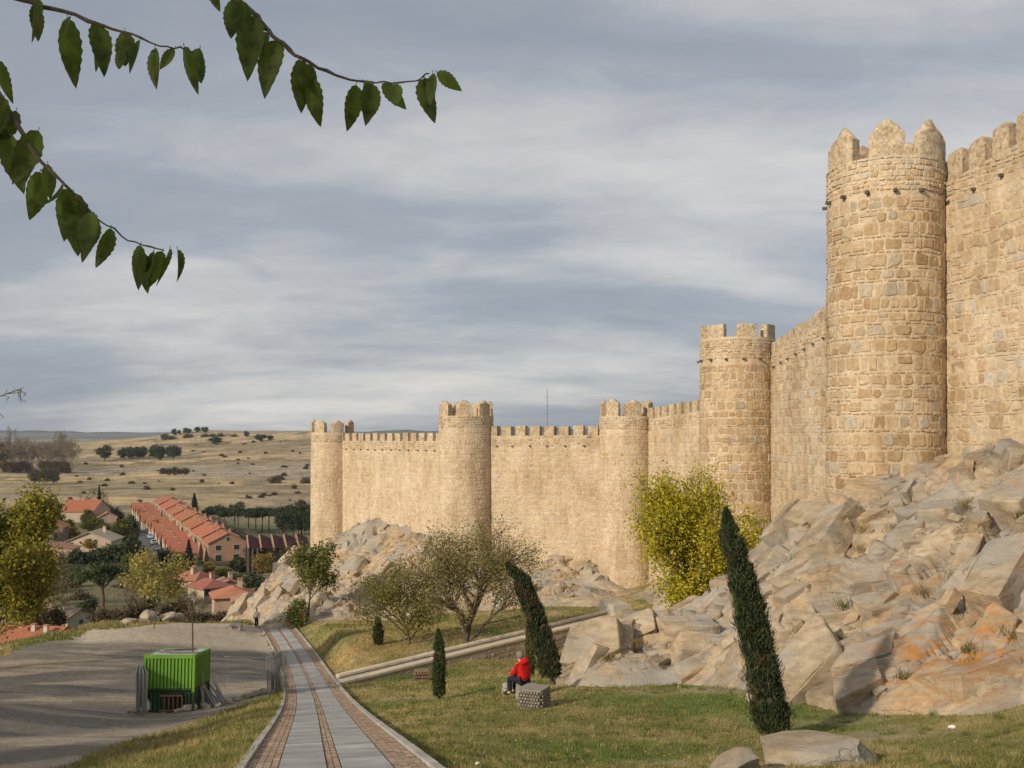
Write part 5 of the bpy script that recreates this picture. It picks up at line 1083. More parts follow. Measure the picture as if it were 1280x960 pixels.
# ------------------------------------------------------------------ the quarter below: houses, street, cars
ORG, RED, BRN = (0.345, 0.13, 0.075), (0.36, 0.12, 0.075), (0.27, 0.15, 0.095)
def house(name, label, p, W, D, H, rise, rz, wall, roof, wins=(), chim=1, group=None, over=0.35, hip=0.0, cat='house'):
    """gable along local y; front gable wall faces local -y; wins: (face, across, up, w, h)"""
    root = empty(name, p, label, cat, group, rz)
    mb = MB(); w, d = W / 2, D / 2; hi = hip * d
    V = [(-w, -d, -3), (w, -d, -3), (w, d, -3), (-w, d, -3), (-w, -d, H), (w, -d, H), (w, d, H), (-w, d, H), (0, -d + hi, H + rise - .06), (0, d - hi, H + rise - .06)]
    mb.add(V, [(0, 1, 5, 4), (1, 2, 6, 5), (2, 3, 7, 6), (3, 0, 4, 7), (4, 5, 8), (6, 7, 9)], wall); child('wall', mb.mesh('wall'), MT['wall'], root)
    mb = MB(); t = .14; sl = rise / w
    for s in (-1, 1):
        e = [(s * (w + over), -d - over * (hi == 0) - over * (hi > 0), H - sl * over), (s * (w + over), d + over, H - sl * over), (0, d - hi + (over if not hi else 0), H + rise), (0, -d + hi - (over if not hi else 0), H + rise)]
        up = [(x_, y_, z_ + t) for x_, y_, z_ in e]; mb.add(e + up, [(4, 5, 6, 7) if s > 0 else (7, 6, 5, 4), (0, 3, 2, 1) if s > 0 else (1, 2, 3, 0), (0, 1, 5, 4), (1, 2, 6, 5), (3, 0, 4, 7)], roof)
        # tile courses as low ridges down the slope
    if hi:
        for s in (-1, 1):
            e = [(-(w + over), s * (d + over), H - sl * over), ((w + over), s * (d + over), H - sl * over), (0, s * (d - hi), H + rise)]
            mb.add([(x_, y_, z_ + t) for x_, y_, z_ in e], [(0, 1, 2) if s < 0 else (2, 1, 0)], roof)
    rf = child('roof', mb.mesh('roof'), MT['roof'], root)
    for k in range(chim):
        mb = MB(); mb.box((w * .35 * (-1) ** k, d * (.3 - .5 * k), H + rise * .8 + .3), (.6, .6, 1.6), None, tuple(min(.6, c * 1.1) for c in wall)); mb.box((w * .35 * (-1) ** k, d * (.3 - .5 * k), H + rise * .8 + 1.15), (.8, .8, .12), None, roof); child('chimney', mb.mesh('chimney'), MT['wall'], rf)
    for (f, a, z, ww, hh) in wins:
        c, s = {'f': ((a, -d - .02, z), (ww, .10, hh)), 'r': ((w + .02, a, z), (.10, ww, hh)), 'l': ((-w - .02, a, z), (.10, ww, hh))}[f]
        mb = MB(); mb.box(c, tuple(x_ + .16 if i != (1 if f == 'f' else 0) else .08 for i, x_ in enumerate(s)), None, (.5, .48, .44)); wn = child('window', mb.mesh('window'), MT['wall'], root)
        mb = MB(); mb.box(c, s if f == 'f' else s, None, (.04, .045, .05)); child('pane', mb.mesh('pane'), MT['glass'], wn)
    return root
# long terrace with stepped roofs
def terrace():
    A, B = P(285, 704, 284), P(208, 642, 440); n = 13; ax = (B - A); ax.z = 0; Lr = ax.length / n; ax.normalize(); rz = math.atan2(ax.y, ax.x) - math.pi / 2
    for i in range(n):
        c = A.lerp(B, (i + .5) / n); z = A.z + (B.z - A.z) * (i + .5) / n
        house('row_house', 'end house of the long orange roofed terrace with a brick gable' if i == 0 else 'terraced house with orange tiled roof in the long stepped row', (c.x, c.y, z + (.35 if i % 2 else 0)), 10.5, Lr - .02, 5.6, 2.6, rz, (.40, .285, .20) if i else (.36, .22, .15), tuple(x * R0.uniform(.9, 1.08) for x in ORG), [('l', 1.5, 4.2, 1.3, 1.2), ('l', -2, 1.6, 1.4, 1.6), ('l', -2.2, 4.2, 1.2, 1.2)] + ([('f', -2.6, 4.3, 1.5, 1.4), ('f', 2.3, 4.3, 1.5, 1.4), ('f', 2.2, 1.5, 1.6, 1.7), ('f', -2.6, 1.5, 1.6, 1.7), ('f', 0, 6.6, .9, 1)] if i == 0 else []), 2, 'houses of the long terrace')
    side = Vector((-ax.y, ax.x, 0))
    if side.x > 0: side = -side
    for i in range(14):
        if i in (8,): continue
        c = A.lerp(B, (i + .2) / 14.5) + side * 11.5; z = A.z + (B.z - A.z) * (i + .5) / 14
        house('front_house', 'low front house with a small gable facing the street of parked cars', (c.x, c.y, z - .4 + .5 * (i % 3)), 8.3, 6.4, 3.3, 2.7, rz + math.pi / 2 * (1 if i else 1), (.46, .38, .28), tuple(x * R0.uniform(.9, 1.1) for x in ORG), [('f', -1.6, 1.6, 1.3, 1.4), ('f', 1.7, 1.2, 1.4, 2.1)], 1, 'low houses along the parked cars')
terrace()
W2 = [('f', -1.8, 2.0, 1.1, 1.3), ('f', 1.8, 2.0, 1.1, 1.3)]
house('villa', 'large villa under a broad bright orange roof among dark trees', P(107, 652, 350), 15, 11, 4.0, 3.4, math.radians(90), (.42, .34, .26), ORG, [('r', -3, 2.2, 1.4, 1.5), ('r', 2, 2.2, 1.4, 1.5)], 1)
house('villa_annex', 'small orange roofed annex next to the large villa', P(134, 657, 345), 6, 6, 3.0, 1.6, .4, (.40, .3, .24), (.42, .19, .11), W2[:1], 0)
house('cream_house', 'cream house with a low wide gable and one small window', P(119, 687, 230), 9.4, 9, 2.4, 1.9, .10, (.50, .40, .30), (.40, .33, .24), [('f', 1.4, 2.2, .8, 1.0), ('f', -3.8, 1.5, 1.0, 1.2)], 1, None, .45)
house('brown_house', 'brown house with rust coloured roof between the trees', P(62, 690, 250), 7.5, 8, 6.3, 1.6, .25, (.24, .175, .13), (.40, .18, .09), [('f', -2, 4.4, 1.0, 1.6), ('f', 0, 4.4, 1.0, 1.6), ('f', 2, 4.4, 1.0, 1.6), ('f', 1, 1.8, 1, 1.4)], 1)
house('pink_house', 'low pinkish house below the brown house', P(70, 704, 215), 8, 6, 3.2, .9, .15, (.42, .29, .22), (.33, .18, .12), [('f', -2, 1.7, 1.1, 1.6), ('f', 2, 1.7, 1.1, 1.6)], 0)
house('tiled_house', 'pink house with hipped tile roof and a white window behind the walker', P(292, 768, 138), 5.3, 5.5, 2.7, 1.0, .35, (.46, .335, .25), (.40, .17, .10), [('r', -.8, 1.9, .8, 1.0)], 1, None, .4, .6)
house('tiled_annex', 'small pink annex with a three pane window behind the walker', P(307, 771, 128), 3.0, 3.2, 2.2, .5, .25, (.44, .31, .24), (.38, .2, .14), [('f', 0, 1.35, 1.2, .9)], 0)
house('stone_house', 'old house with a dark red roof behind the bare white tree', P(262, 752, 165), 4.8, 5, 2.6, 1.0, .8, (.40, .32, .25), (.30, .115, .085), W2, 1, None, .4, .5)
house('red_roof_house', 'house with faded red roof above the old dark roofed house', P(243, 738, 190), 6, 5, 2.4, 1.1, 1.2, (.38, .30, .23), (.36, .155, .10), W2, 2, None, .4, .4)
house('long_house', 'pinkish house with flat tile roof beside the hipped tile house', P(283, 748, 168), 4.5, 4.2, 2.4, .8, .5, (.42, .31, .23), (.30, .17, .12), W2, 1)
house('low_shed', 'low whitewashed shed with a sloping brown roof below the umbrella pine', P(80, 783, 124), 4.0, 5.5, 1.5, .8, 1.15, (.46, .42, .36), (.22, .165, .12), [('f', 0, .8, .6, .5)], 0)
def orange_roofs():
    a = P(30, 812, 90); r = house('orange_roof_house', 'wide orange tiled roof with small white chimneys just below the plaza edge', (a.x - 2.5, a.y + 2, a.z - 1.4), 7.0, 11, 1.6, 1.5, math.radians(82), (.42, .36, .29), ORG, [], 0)
    for i in range(7):
        mb = MB(); x_, y_ = -1.2 + .5 * (i % 3), -4.6 + i * 1.5; mb.box((x_, y_, 3.0), (.35, .35, .9), None, (.5, .45, .38)); mb.box((x_, y_, 3.5), (.45, .45, .1), None, (.42, .2, .12)); child('chimney', mb.mesh('chimney'), MT['wall'], r)
orange_roofs()
def barn():
    p = P(345, 712, 232); root = empty('dark_barn', p, 'dark barn with five parallel ridged roofs edged in rusty red', 'barn', None, .28)
    mb = MB(); mb.box((0, 0, 1.2), (13, 9, 8.4), None, (.03, .022, .02)); child('wall', mb.mesh('wall'), MT['wall'], root)
    mb = MB(); mb.box((2.5, -4.55, 1.1), (7, .15, 2.2), None, (.26, .23, .2)); child('base_wall', mb.mesh('base_wall'), MT['wall'], root)
    for i in range(5):
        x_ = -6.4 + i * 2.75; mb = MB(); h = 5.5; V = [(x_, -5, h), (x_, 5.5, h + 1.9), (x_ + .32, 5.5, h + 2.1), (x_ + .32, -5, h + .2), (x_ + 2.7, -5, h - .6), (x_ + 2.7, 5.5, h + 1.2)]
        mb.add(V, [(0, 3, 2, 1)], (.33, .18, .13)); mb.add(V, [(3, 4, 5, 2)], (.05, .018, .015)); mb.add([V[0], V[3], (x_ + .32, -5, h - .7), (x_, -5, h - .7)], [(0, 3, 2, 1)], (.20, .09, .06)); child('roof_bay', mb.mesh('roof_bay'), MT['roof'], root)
    for i in range(3): mb = MB(); mb.box((-6.3 + i * 1.0, -5.2 + i * .05, 2.4), (.3, .3, 6.0), None, (.14, .11, .1)); child('post', mb.mesh('post'), MT['wall'], root)
barn()
def street():
    pts = [P(193, 722, 236), P(188, 700, 268), P(181, 684, 300), P(174, 668, 350), P(168, 658, 400)]; mb = MB(); V = []
    for i, q in enumerate(pts):
        w = 3.9; V += [(q.x - w, q.y, q.z + .25), (q.x + w, q.y, q.z + .25)]
    mb.add(V, [(2 * i, 2 * i + 1, 2 * i + 3, 2 * i + 2) for i in range(len(pts) - 1)], (.10, .105, .115)); o = mb.build('road', MT['slab']); tag(o, kind='structure'); return pts
SP = street()
def car(label, p, rz, c):
    root = empty('parked_car', p, label, 'car', 'cars parked along the street below', rz)
    prof = [(-2.1, .35), (-2.1, .8), (-1.3, .92), (-.75, 1.4), (.75, 1.42), (1.5, .95), (2.1, .85), (2.15, .35)]; w = .85
    mb = MB(); V = [(x_, -w * (.82 if z_ > 1 else 1), z_) for x_, z_ in prof] + [(x_, w * (.82 if z_ > 1 else 1), z_) for x_, z_ in prof]; n = len(prof); mb.add(V, [tuple(range(n)), tuple(range(2 * n - 1, n - 1, -1))] + [(i, n + i, n + (i + 1) % n, (i + 1) % n) for i in range(n)], c); child('body', mb.mesh('body'), MT['paint'], root)
    for nm, a, b in (('windscreen', (-1.25, .95), (-.8, 1.37)), ('rear_window', (1.42, .98), (.8, 1.38))):
        mb = MB(); s = -.03 if nm == 'windscreen' else .03; mb.add([(a[0] + s, -.68, a[1] + .02), (a[0] + s, .68, a[1] + .02), (b[0] + s, .6, b[1]), (b[0] + s, -.6, b[1])], [(0, 1, 2, 3)]); child(nm, mb.mesh(nm), MT['glass'], root)
    for s in (-1, 1):
        mb = MB(); mb.add([(-1.1, s * .87, .97), (1.2, s * .87, .97), (.72, s * .73, 1.36), (-.7, s * .73, 1.36)], [(0, 1, 2, 3)]); child('side_window', mb.mesh('side_window'), MT['glass'], root)
        for x_ in (-1.35, 1.35): mb = MB(); mb.tube([(x_, s * .70, .32), (x_, s * .88, .32)], .32, 12); child('wheel', mb.mesh('wheel'), MT['rubber'], root)
        mb = MB(); mb.box((-2.12, s * .6, .68), (.06, .3, .14), None, (.6, .6, .55)); child('headlight', mb.mesh('headlight'), MT['paint'], root)
def on_road(t, side):
    k = t * (len(SP) - 1); i = min(int(k), len(SP) - 2); p = SP[i].lerp(SP[i + 1], k - i); d = SP[i + 1] - SP[i]; return Vector((p.x + side, p.y, p.z + .26)), math.atan2(d.y, d.x)
for t, s, c, l in [(.10, .6, (.62, .63, .65), 'white car with dark windows driving at the near end of the street'), (.30, 3.0, (.10, .105, .11), 'dark grey car parked beside the low houses'), (.42, 3.0, (.16, .165, .17), 'charcoal car parked between the dark grey and the white car'), (.54, 3.0, (.62, .62, .61), 'white car parked in front of the low house gables'), (.65, 2.9, (.38, .46, .6), 'pale blue car parked farther along the street'), (.76, 2.9, (.07, .07, .08), 'black car parked near the far end of the street'), (.87, -2.6, (.5, .5, .5), 'silver car on the tree side of the street')]:
    p, a = on_road(t, s); car(l, p, a + math.pi, c)

# ------------------------------------------------------------------ trees of the valley and the hills (a few models each, copied)
PROTO = {}
def proto(kind):
    if kind in PROTO: return PROTO[kind]
    rd = random.Random(sum(map(ord, kind)))
    DK = [(0.035, 0.055, 0.02), (0.05, 0.07, 0.026), (0.03, 0.045, 0.02), (0.06, 0.075, 0.03)]
    L = []
    for v in range(3):
        sd = sum(map(ord, kind)) * 7 + v * 101; mb = MB()
        if kind == 'evergreen': mb.tube([(0, 0, -1), (.1, 0, 3), (0, .1, 6)], [.28, .22, .08], 6); cr = clump_crown(2.6, 2.6, 3.6, 5.2, 46, 3600, .5, .3, DK, sd)
        elif kind == 'conifer':
            mb.tube([(0, 0, -1), (0, 0, 5), (0, 0, 10)], [.28, .18, .03], 6); rg = np.random.default_rng(sd); n = 3200; t = rg.random(n) ** .8; a = rg.random(n) * 6.283; lay_ = np.abs(((t * 11) % 1) - .5) * 2; r = (1 - t) * 2.5 * (.45 + .55 * lay_) * rg.random(n) ** .5
            c = np.stack([np.cos(a) * r, np.sin(a) * r, .8 + t * 9.4 - r * .25], 1); cr = leaf_cloud(c, .3, [(0.03, 0.045, 0.025), (0.045, 0.06, 0.03), (0.025, 0.036, 0.02)], sd, 1.6)
        elif kind == 'stone_pine': mb.tube([(0, 0, -1), (.15, 0, 4), (.05, .1, 6.5)], [.24, .2, .12], 6); cr = clump_crown(2.7, 2.7, 1.7, 6.6, 34, 3000, .42, .3, DK, sd, 1.5, .3, .35)
        elif kind == 'green': mb.tube([(0, 0, -1), (.1, 0, 2.5), (0, 0, 5)], [.22, .16, .06], 6); cr = clump_crown(2.4, 2.4, 3.0, 4.5, 40, 3200, .5, .3, [(0.10, 0.125, 0.025), (0.13, 0.14, 0.03), (0.08, 0.10, 0.025), (0.16, 0.15, 0.035)], sd)
        elif kind == 'yellow': mb.tube([(0, 0, -1), (.1, 0, 2.5), (0, 0, 5)], [.2, .14, .05], 6); cr = clump_crown(2.2, 2.2, 2.8, 4.3, 34, 2600, .5, .28, [(0.30, 0.23, 0.05), (0.24, 0.20, 0.05), (0.34, 0.21, 0.045)], sd)
        elif kind == 'bush': mb.tube([(0, 0, -.6), (0, 0, .9)], [.14, .08], 5); cr = clump_crown(1.7, 1.7, 1.2, 1.0, 26, 1800, .36, .24, [(0.045, 0.06, 0.025), (0.06, 0.075, 0.03), (0.035, 0.05, 0.022)], sd)
        elif kind == 'grey_bush': mb.tube([(0, 0, -.6), (0, 0, .9)], [.14, .08], 5); cr = clump_crown(1.9, 1.9, 1.3, 1.1, 26, 1800, .36, .24, [(0.12, 0.13, 0.08), (0.10, 0.115, 0.07), (0.15, 0.15, 0.09)], sd)
        elif kind == 'brown_bush': mb.tube([(0, 0, -.6), (0, 0, .9)], [.14, .08], 5); cr = clump_crown(2.0, 1.8, 1.2, 1.0, 26, 1700, .4, .24, [(0.12, 0.085, 0.05), (0.09, 0.07, 0.045), (0.15, 0.11, 0.06)], sd)
        elif kind == 'bare':
            mb, tips = skeleton(5.0, .17, random.Random(sd), 4, (8, 4, 4, 3), (.6, .55, .5, .5), (.62, .55, .5, .5), .35, .2, .12, nsides=(6, 4, 3, 3, 3)); cr = tips_cloud(tips, 900, .3, rd, .16, [(0.23, 0.185, 0.12), (0.19, 0.155, 0.10)], sd, 2.4)
        L.append((mb.mesh('trunk'), np_mesh('crown', *cr)))
    PROTO[kind] = L; return L
NAMES = {'evergreen': ('evergreen_tree', 'tree'), 'conifer': ('conifer', 'tree'), 'stone_pine': ('stone_pine', 'tree'), 'green': ('leafy_green_tree', 'tree'), 'yellow': ('autumn_tree', 'tree'), 'bush': ('dark_bush', 'bush'), 'grey_bush': ('grey_green_bush', 'bush'), 'brown_bush': ('brown_scrub_bush', 'bush'), 'bare': ('bare_tree', 'tree')}
HT = {'evergreen': 9.0, 'conifer': 10.4, 'stone_pine': 8.6, 'green': 8.0, 'yellow': 7.5, 'bush': 2.6, 'grey_bush': 2.8, 'brown_bush': 2.6, 'bare': 9.0}
WD = {'evergreen': 6.2, 'conifer': 5.0, 'stone_pine': 6.4, 'green': 5.8, 'yellow': 5.4, 'bush': 4.2, 'grey_bush': 4.6, 'brown_bush': 4.8, 'bare': 6.0}
def plant(kind, u, vt, vb, w, d, label, group=None):
    p = P(u, vb, d); k = d / F; h = (vb - vt) * k; r = random.Random(int(u * 31 + vb * 17 + d)); tr, cr = proto(kind)[r.randrange(3)]; nm, cat = NAMES[kind]
    g = g1(p.x, p.y); root = empty(nm, (p.x, p.y, p.z if abs(g - p.z) < 8 else p.z), label, cat, group, r.uniform(0, 6.28)); root.scale = (w * k / WD[kind],) * 2 + (h / HT[kind],)
    a = child('trunk', tr, MT['barepale'] if kind == 'bare' else MT['bark'], root); b = child('crown', cr, MT['needle'] if kind in ('evergreen', 'conifer', 'stone_pine', 'bush') else MT['leaf'], root); return root
def umbrella():
    p = P(128, 758, 150); rd = random.Random(4); mb = MB(); mb.tube([(0, 0, -1), (.1, 0, 1.5), (-.1, 0, 3.2)], [.32, .26, .2], 7)
    for k in range(9): a = k * .7; e = Vector((math.cos(a) * 2.6 - .3, math.sin(a) * 2.2, 4.3 + rd.uniform(0, 1.2))); mb.tube([(-.1, 0, 2.4 + .1 * k), tuple(e * .6 + Vector((0, 0, 1.2))), tuple(e)], [.12, .09, .04], 5)
    V, Q, C = clump_crown(4.1, 3.4, 1.7, 4.9, 46, 9000, .42, .17, [(0.045, 0.075, 0.022), (0.06, 0.09, 0.028), (0.035, 0.06, 0.02), (0.08, 0.11, 0.035)], 8, 1.7, .2, .45); tree_thing('umbrella_pine', 'umbrella pine with a flat spreading green crown on the slope', 'tree', p, mb, MT['bark'], (V, Q, C), MT['needle'])
umbrella()
plant('bush', 107, 747, 771, 34, 128, 'round dark bush below the umbrella pine')
plant('conifer', 243, 616, 646, 22, 400, 'dark conifer behind the far end of the long terrace'); plant('conifer', 236, 674, 716, 28, 240, 'tall dark conifer in front of the terrace end house')
plant('evergreen', 211, 684, 716, 34, 245, 'dark rounded tree beside the near end of the street'); plant('evergreen', 226, 690, 718, 26, 238, 'dark tree wedged between the conifer and the rounded street tree'); plant('evergreen', 195, 648, 664, 14, 335, 'small dark tree between the low front houses')
plant('bare', 122, 602, 652, 34, 372, 'tall grey bare tree behind the large orange roof'); plant('conifer', 124, 606, 650, 16, 368, 'thin dark conifer behind the large orange roof'); plant('evergreen', 133, 628, 660, 20, 360, 'dark evergreen right behind the villa annex')
for i, (u, vt, vb, w) in enumerate([(60, 622, 648, 22), (75, 626, 650, 20), (48, 618, 648, 20), (88, 620, 642, 12), (146, 632, 668, 18)]): plant('evergreen', u, vt, vb, w, 380, 'dark evergreen in the belt behind the villas', 'evergreens behind the villas')
plant('green', 152, 644, 692, 36, 262, 'big light green tree beside the cream house'); plant('green', 118, 645, 672, 34, 262, 'green tree rising behind the cream house gable'); plant('yellow', 90, 656, 688, 18, 258, 'orange leafed tree left of the cream house'); plant('green', 85, 645, 675, 16, 270, 'slim green tree by the orange leafed one'); plant('green', 132, 652, 676, 26, 255, 'green tree close behind the cream roof'); plant('yellow', 112, 672, 692, 20, 222, 'yellow bush in front of the cream house'); plant('yellow', 60, 628, 660, 26, 300, 'yellow green tree beside the brown house')
for i, (u, vt, vb, w) in enumerate([(95, 686, 706, 34), (118, 684, 702, 34), (138, 680, 702, 36), (160, 678, 702, 34), (174, 684, 706, 26), (84, 692, 712, 26), (165, 668, 690, 24)]): plant('bush', u, vt, vb, w, 212, 'dark evergreen shrub in the hedge below the cream house', 'hedge below the cream house')
for i, (u, vt, vb, w, d) in enumerate([(20, 692, 775, 60, 118), (48, 704, 778, 50, 116), (75, 716, 778, 46, 120), (65, 690, 765, 46, 150), (172, 716, 776, 46, 128), (180, 700, 756, 44, 170), (208, 704, 752, 40, 190), (30, 690, 760, 50, 150), (5, 700, 780, 50, 112)]): plant('bare', u, vt, vb, w, d, 'leafless grey brown tree on the slope below the plaza', 'bare trees on the slope')
for i, (u, vt, vb, w, d) in enumerate([(38, 752, 782, 50, 112), (66, 756, 784, 40, 118), (128, 760, 782, 44, 112), (152, 758, 780, 40, 112), (172, 752, 778, 40, 114), (180, 738, 762, 50, 150), (160, 725, 750, 50, 180), (200, 726, 748, 44, 190), (236, 762, 780, 34, 112), (256, 764, 780, 34, 112), (276, 762, 778, 30, 114), (100, 738, 760, 40, 160), (215, 748, 772, 36, 130), (60, 718, 742, 50, 170), (84, 706, 730, 50, 190), (140, 704, 726, 50, 200), (30, 724, 752, 50, 150), (230, 742, 766, 30, 140), (300, 760, 776, 36, 112)]): plant('brown_bush', u, vt, vb, w, d, 'brown scrub bush on the slope below the plaza', 'scrub on the slope')
root = plant('bare', 246, 726, 782, 34, 118, 'pale leafless tree in front of the old dark roofed house')
for i in range(13): u = 262 + i * 9.6 + R0.uniform(-3, 3); plant('stone_pine', u, 630 + R0.uniform(0, 5), 666 + R0.uniform(-2, 2), 24 + R0.uniform(-3, 5), 400 + R0.uniform(-15, 15), 'stone pine with bare trunk in the grove beyond the barn', 'stone pine grove')
for i in range(7): plant('evergreen', 352 + i * 7 + R0.uniform(-2, 2), 634 + R0.uniform(-3, 4), 668, 20, 385, 'dense dark tree in the grove next to the last tower', 'dark grove by the last tower')
for i in range(13): t = i / 12; plant('grey_bush', 252 + 88 * t, 640 + 46 * t, 656 + 50 * t, 20 + 14 * t, 410 - 165 * t, 'grey green bush in the long hedge behind the terrace', 'hedge behind the terrace')
plant('evergreen', 300, 694, 722, 32, 236, 'dark tree in front of the terrace gable'); plant('green', 278, 706, 732, 24, 210, 'bright green round tree in front of the terrace'); plant('evergreen', 288, 716, 742, 36, 190, 'dark green tree behind the hipped tile house'); plant('evergreen', 316, 714, 748, 36, 185, 'wide dark green tree above the hipped tile house'); plant('evergreen', 332, 722, 752, 26, 175, 'dark tree at the foot of the barn'); plant('yellow', 328, 690, 722, 28, 215, 'yellowish tree beside the barn'); plant('yellow', 348, 708, 730, 18, 200, 'thin autumn tree under the barn wall'); plant('yellow', 262, 700, 722, 20, 225, 'small autumn tree below the low front houses'); plant('yellow', 216, 704, 742, 30, 200, 'orange tinted autumn tree above the plaza sapling'); plant('green', 262, 716, 736, 20, 205, 'small green tree beside the dark red roof')
for i, (u, vt, vb, w, d) in enumerate([(165, 640, 684, 22, 300), (178, 690, 716, 22, 232), (160, 692, 722, 30, 205), (40, 640, 690, 40, 240), (30, 668, 712, 40, 200), (110, 634, 662, 20, 330), (70, 640, 668, 24, 290), (200, 712, 738, 30, 205), (90, 712, 740, 30, 178), (178, 705, 736, 34, 190)]): plant('green' if i % 3 else 'evergreen', u, vt, vb, w, d, 'garden tree filling the gaps between the villas', 'garden trees between the villas')
for i in range(58):
    u = R0.uniform(60, 392); v = 548 + 92 * R0.random() ** 1.1
    if 110 < u < 235 and 552 < v < 580: continue
    p = hit(u, v, 420)
    if p.y > 2500: continue
    w = R0.uniform(2.5, 6.5) * (0.5 + (v - 548) / 90); plant('brown_bush', u, v - w * .55, v + .4, w * R0.uniform(1.0, 2.2), p.y, 'small scrub bush dotted over the dry hillside', 'scrub dotted over the hillside')
# far side of the valley
for i in range(46): plant('bare', R0.uniform(-30, 92), 548 + R0.uniform(-4, 8), 584 + R0.uniform(-6, 5), 22, 900 + R0.uniform(-80, 120), 'hazy bare tree in the far riverside grove', 'far riverside grove')
plant('bare', 13, 531, 585, 16, 900, 'tall thin bare tree above the far riverside grove'); plant('bare', 82, 529, 585, 24, 880, 'tall round topped bare tree above the far riverside grove')
for i in range(30): plant('brown_bush', R0.uniform(-30, 85), 576, 587 + R0.uniform(-3, 4), 14, 850, 'dark brush below the far riverside grove', 'brush below the far grove')
for i in range(34): u = R0.uniform(150, 226); plant('evergreen', u, 557 + R0.uniform(-3, 4), 575 + R0.uniform(-3, 2), 12, 1080 + R0.uniform(-40, 60), 'dark tree in the plantation on the dry hillside', 'hillside plantation')
plant('evergreen', 131, 555, 577, 22, 1050, 'large dark tree at the edge of the hillside plantation'); plant('evergreen', 3, 552, 582, 24, 880, 'dark tree at the edge of the far riverside grove')
for i in range(8): plant('brown_bush', 40 + i * 4.4, 586 + R0.uniform(-2, 2), 599 + R0.uniform(0, 2), 14, 700, 'brown bush in the dark thicket on the near field', 'thicket on the near field')
for i in range(5): plant('brown_bush', 203 + i * 7.5, 584 + R0.uniform(-1, 1), 592, 12, 700, 'dark bush in the narrow strip on the tan field', 'bush strip on the tan field')
for i, (u, vb, w) in enumerate([(153, 594, 7), (134, 601, 6), (112, 600, 6), (184, 612, 9), (175, 629, 8), (105, 617, 6), (343, 604, 16), (350, 600, 12), (380, 604, 14), (368, 611, 9), (277, 570, 6), (332, 567, 5), (382, 586, 7), (355, 595, 8), (300, 566, 5), (252, 603, 7), (290, 605, 6), (330, 620, 8), (376, 632, 14), (300, 632, 10), (226, 634, 10), (152, 584, 6), (317, 553, 5), (366, 565, 5), (68, 590, 9)]): p = hit(u, vb, 300); plant('brown_bush', u, vb - w * .62, vb + .6, w * 1.25, p.y, 'lone bush on the dry straw coloured hillside', 'lone bushes on the hillside')
for i, (u, vt, vb, w) in enumerate([(218, 535, 545, 8), (232, 534, 542, 9), (236, 535, 542, 8), (247, 532, 541, 9), (256, 532, 541, 10), (308, 538, 546, 8), (326, 541, 552, 17), (338, 543, 550, 10), (270, 544, 556, 18), (224, 537, 543, 6)]): p = hit(u, vb, 600); plant('evergreen', u, vt, vb + 1, w, min(p.y, 1600), 'dark round tree on the hilltop skyline', 'trees on the hilltop')
for i in range(16): u = 205 + i * 12 + R0.uniform(-5, 5); plant('brown_bush', u, 541 + R0.uniform(-1, 3) + (u > 290) * 2, 549, 14, 1480, 'rocky scrub on the hilltop ridge', 'scrub on the hilltop ridge')

# dry tufts in the clefts of the outcrop
def rock_tufts():
    rd = random.Random(8); f = rbf2(ctrlR); V, C = [], []
    for i in range(46):
        u, v = rd.uniform(730, 1280), rd.uniform(600, 890); d = np.linspace(26, 50, 200); xx = (u - 640) * d / F; zz = (HZ - v) * d / F; k = np.where(f(xx, d) >= zz)[0]
        if not len(k) or k[0] == 0 or g1(xx[k[0]], d[k[0]]) > zz[k[0]] - .25: continue
        c = Vector((xx[k[0]], d[k[0]], zz[k[0]])); cc = rd.choice([(.30, .22, .10), (.20, .19, .06), (.13, .14, .04), (.36, .27, .13)])
        for j in range(60):
            a = rd.uniform(0, 6.283); h = rd.uniform(.12, .42); q = c + Vector((rd.gauss(0, .16), rd.gauss(0, .12), rd.gauss(0, .08) - .05)); t = q + Vector((math.cos(a) * h * .6, math.sin(a) * h * .6 - .06, h)); V += [q + Vector((-.012, 0, 0)), q + Vector((.012, 0, 0)), t]; kk = rd.uniform(.7, 1.2); C.append(tuple(z * kk for z in cc))
    o = link('rock_weeds', np_mesh('rock_weeds', np.array([tuple(v) for v in V]), np.arange(len(V)).reshape(-1, 3), np.array(C)), MT['grass']); tag(o, 'dry weeds growing in the clefts of the big outcrop', 'weeds', None, 'stuff')
rock_tufts()
# tall thin mast behind the wall
mb = MB(); p = P(684, 530, 190); mb.tube([(0, 0, -14), (0, 0, (530 - 485) * 190 / F)], [.16, .05], 6)
for z_ in (2.0, 3.5, 5.0): mb.tube([(-.45, 0, z_), (.45, 0, z_)], .03, 4)
o = mb.build('antenna_mast', vmat('grey_mast', .6, .1, 4, 0, base=(.22, .23, .25))); o.location = p; tag(o, 'thin antenna mast showing above the long sunlit wall', 'mast')

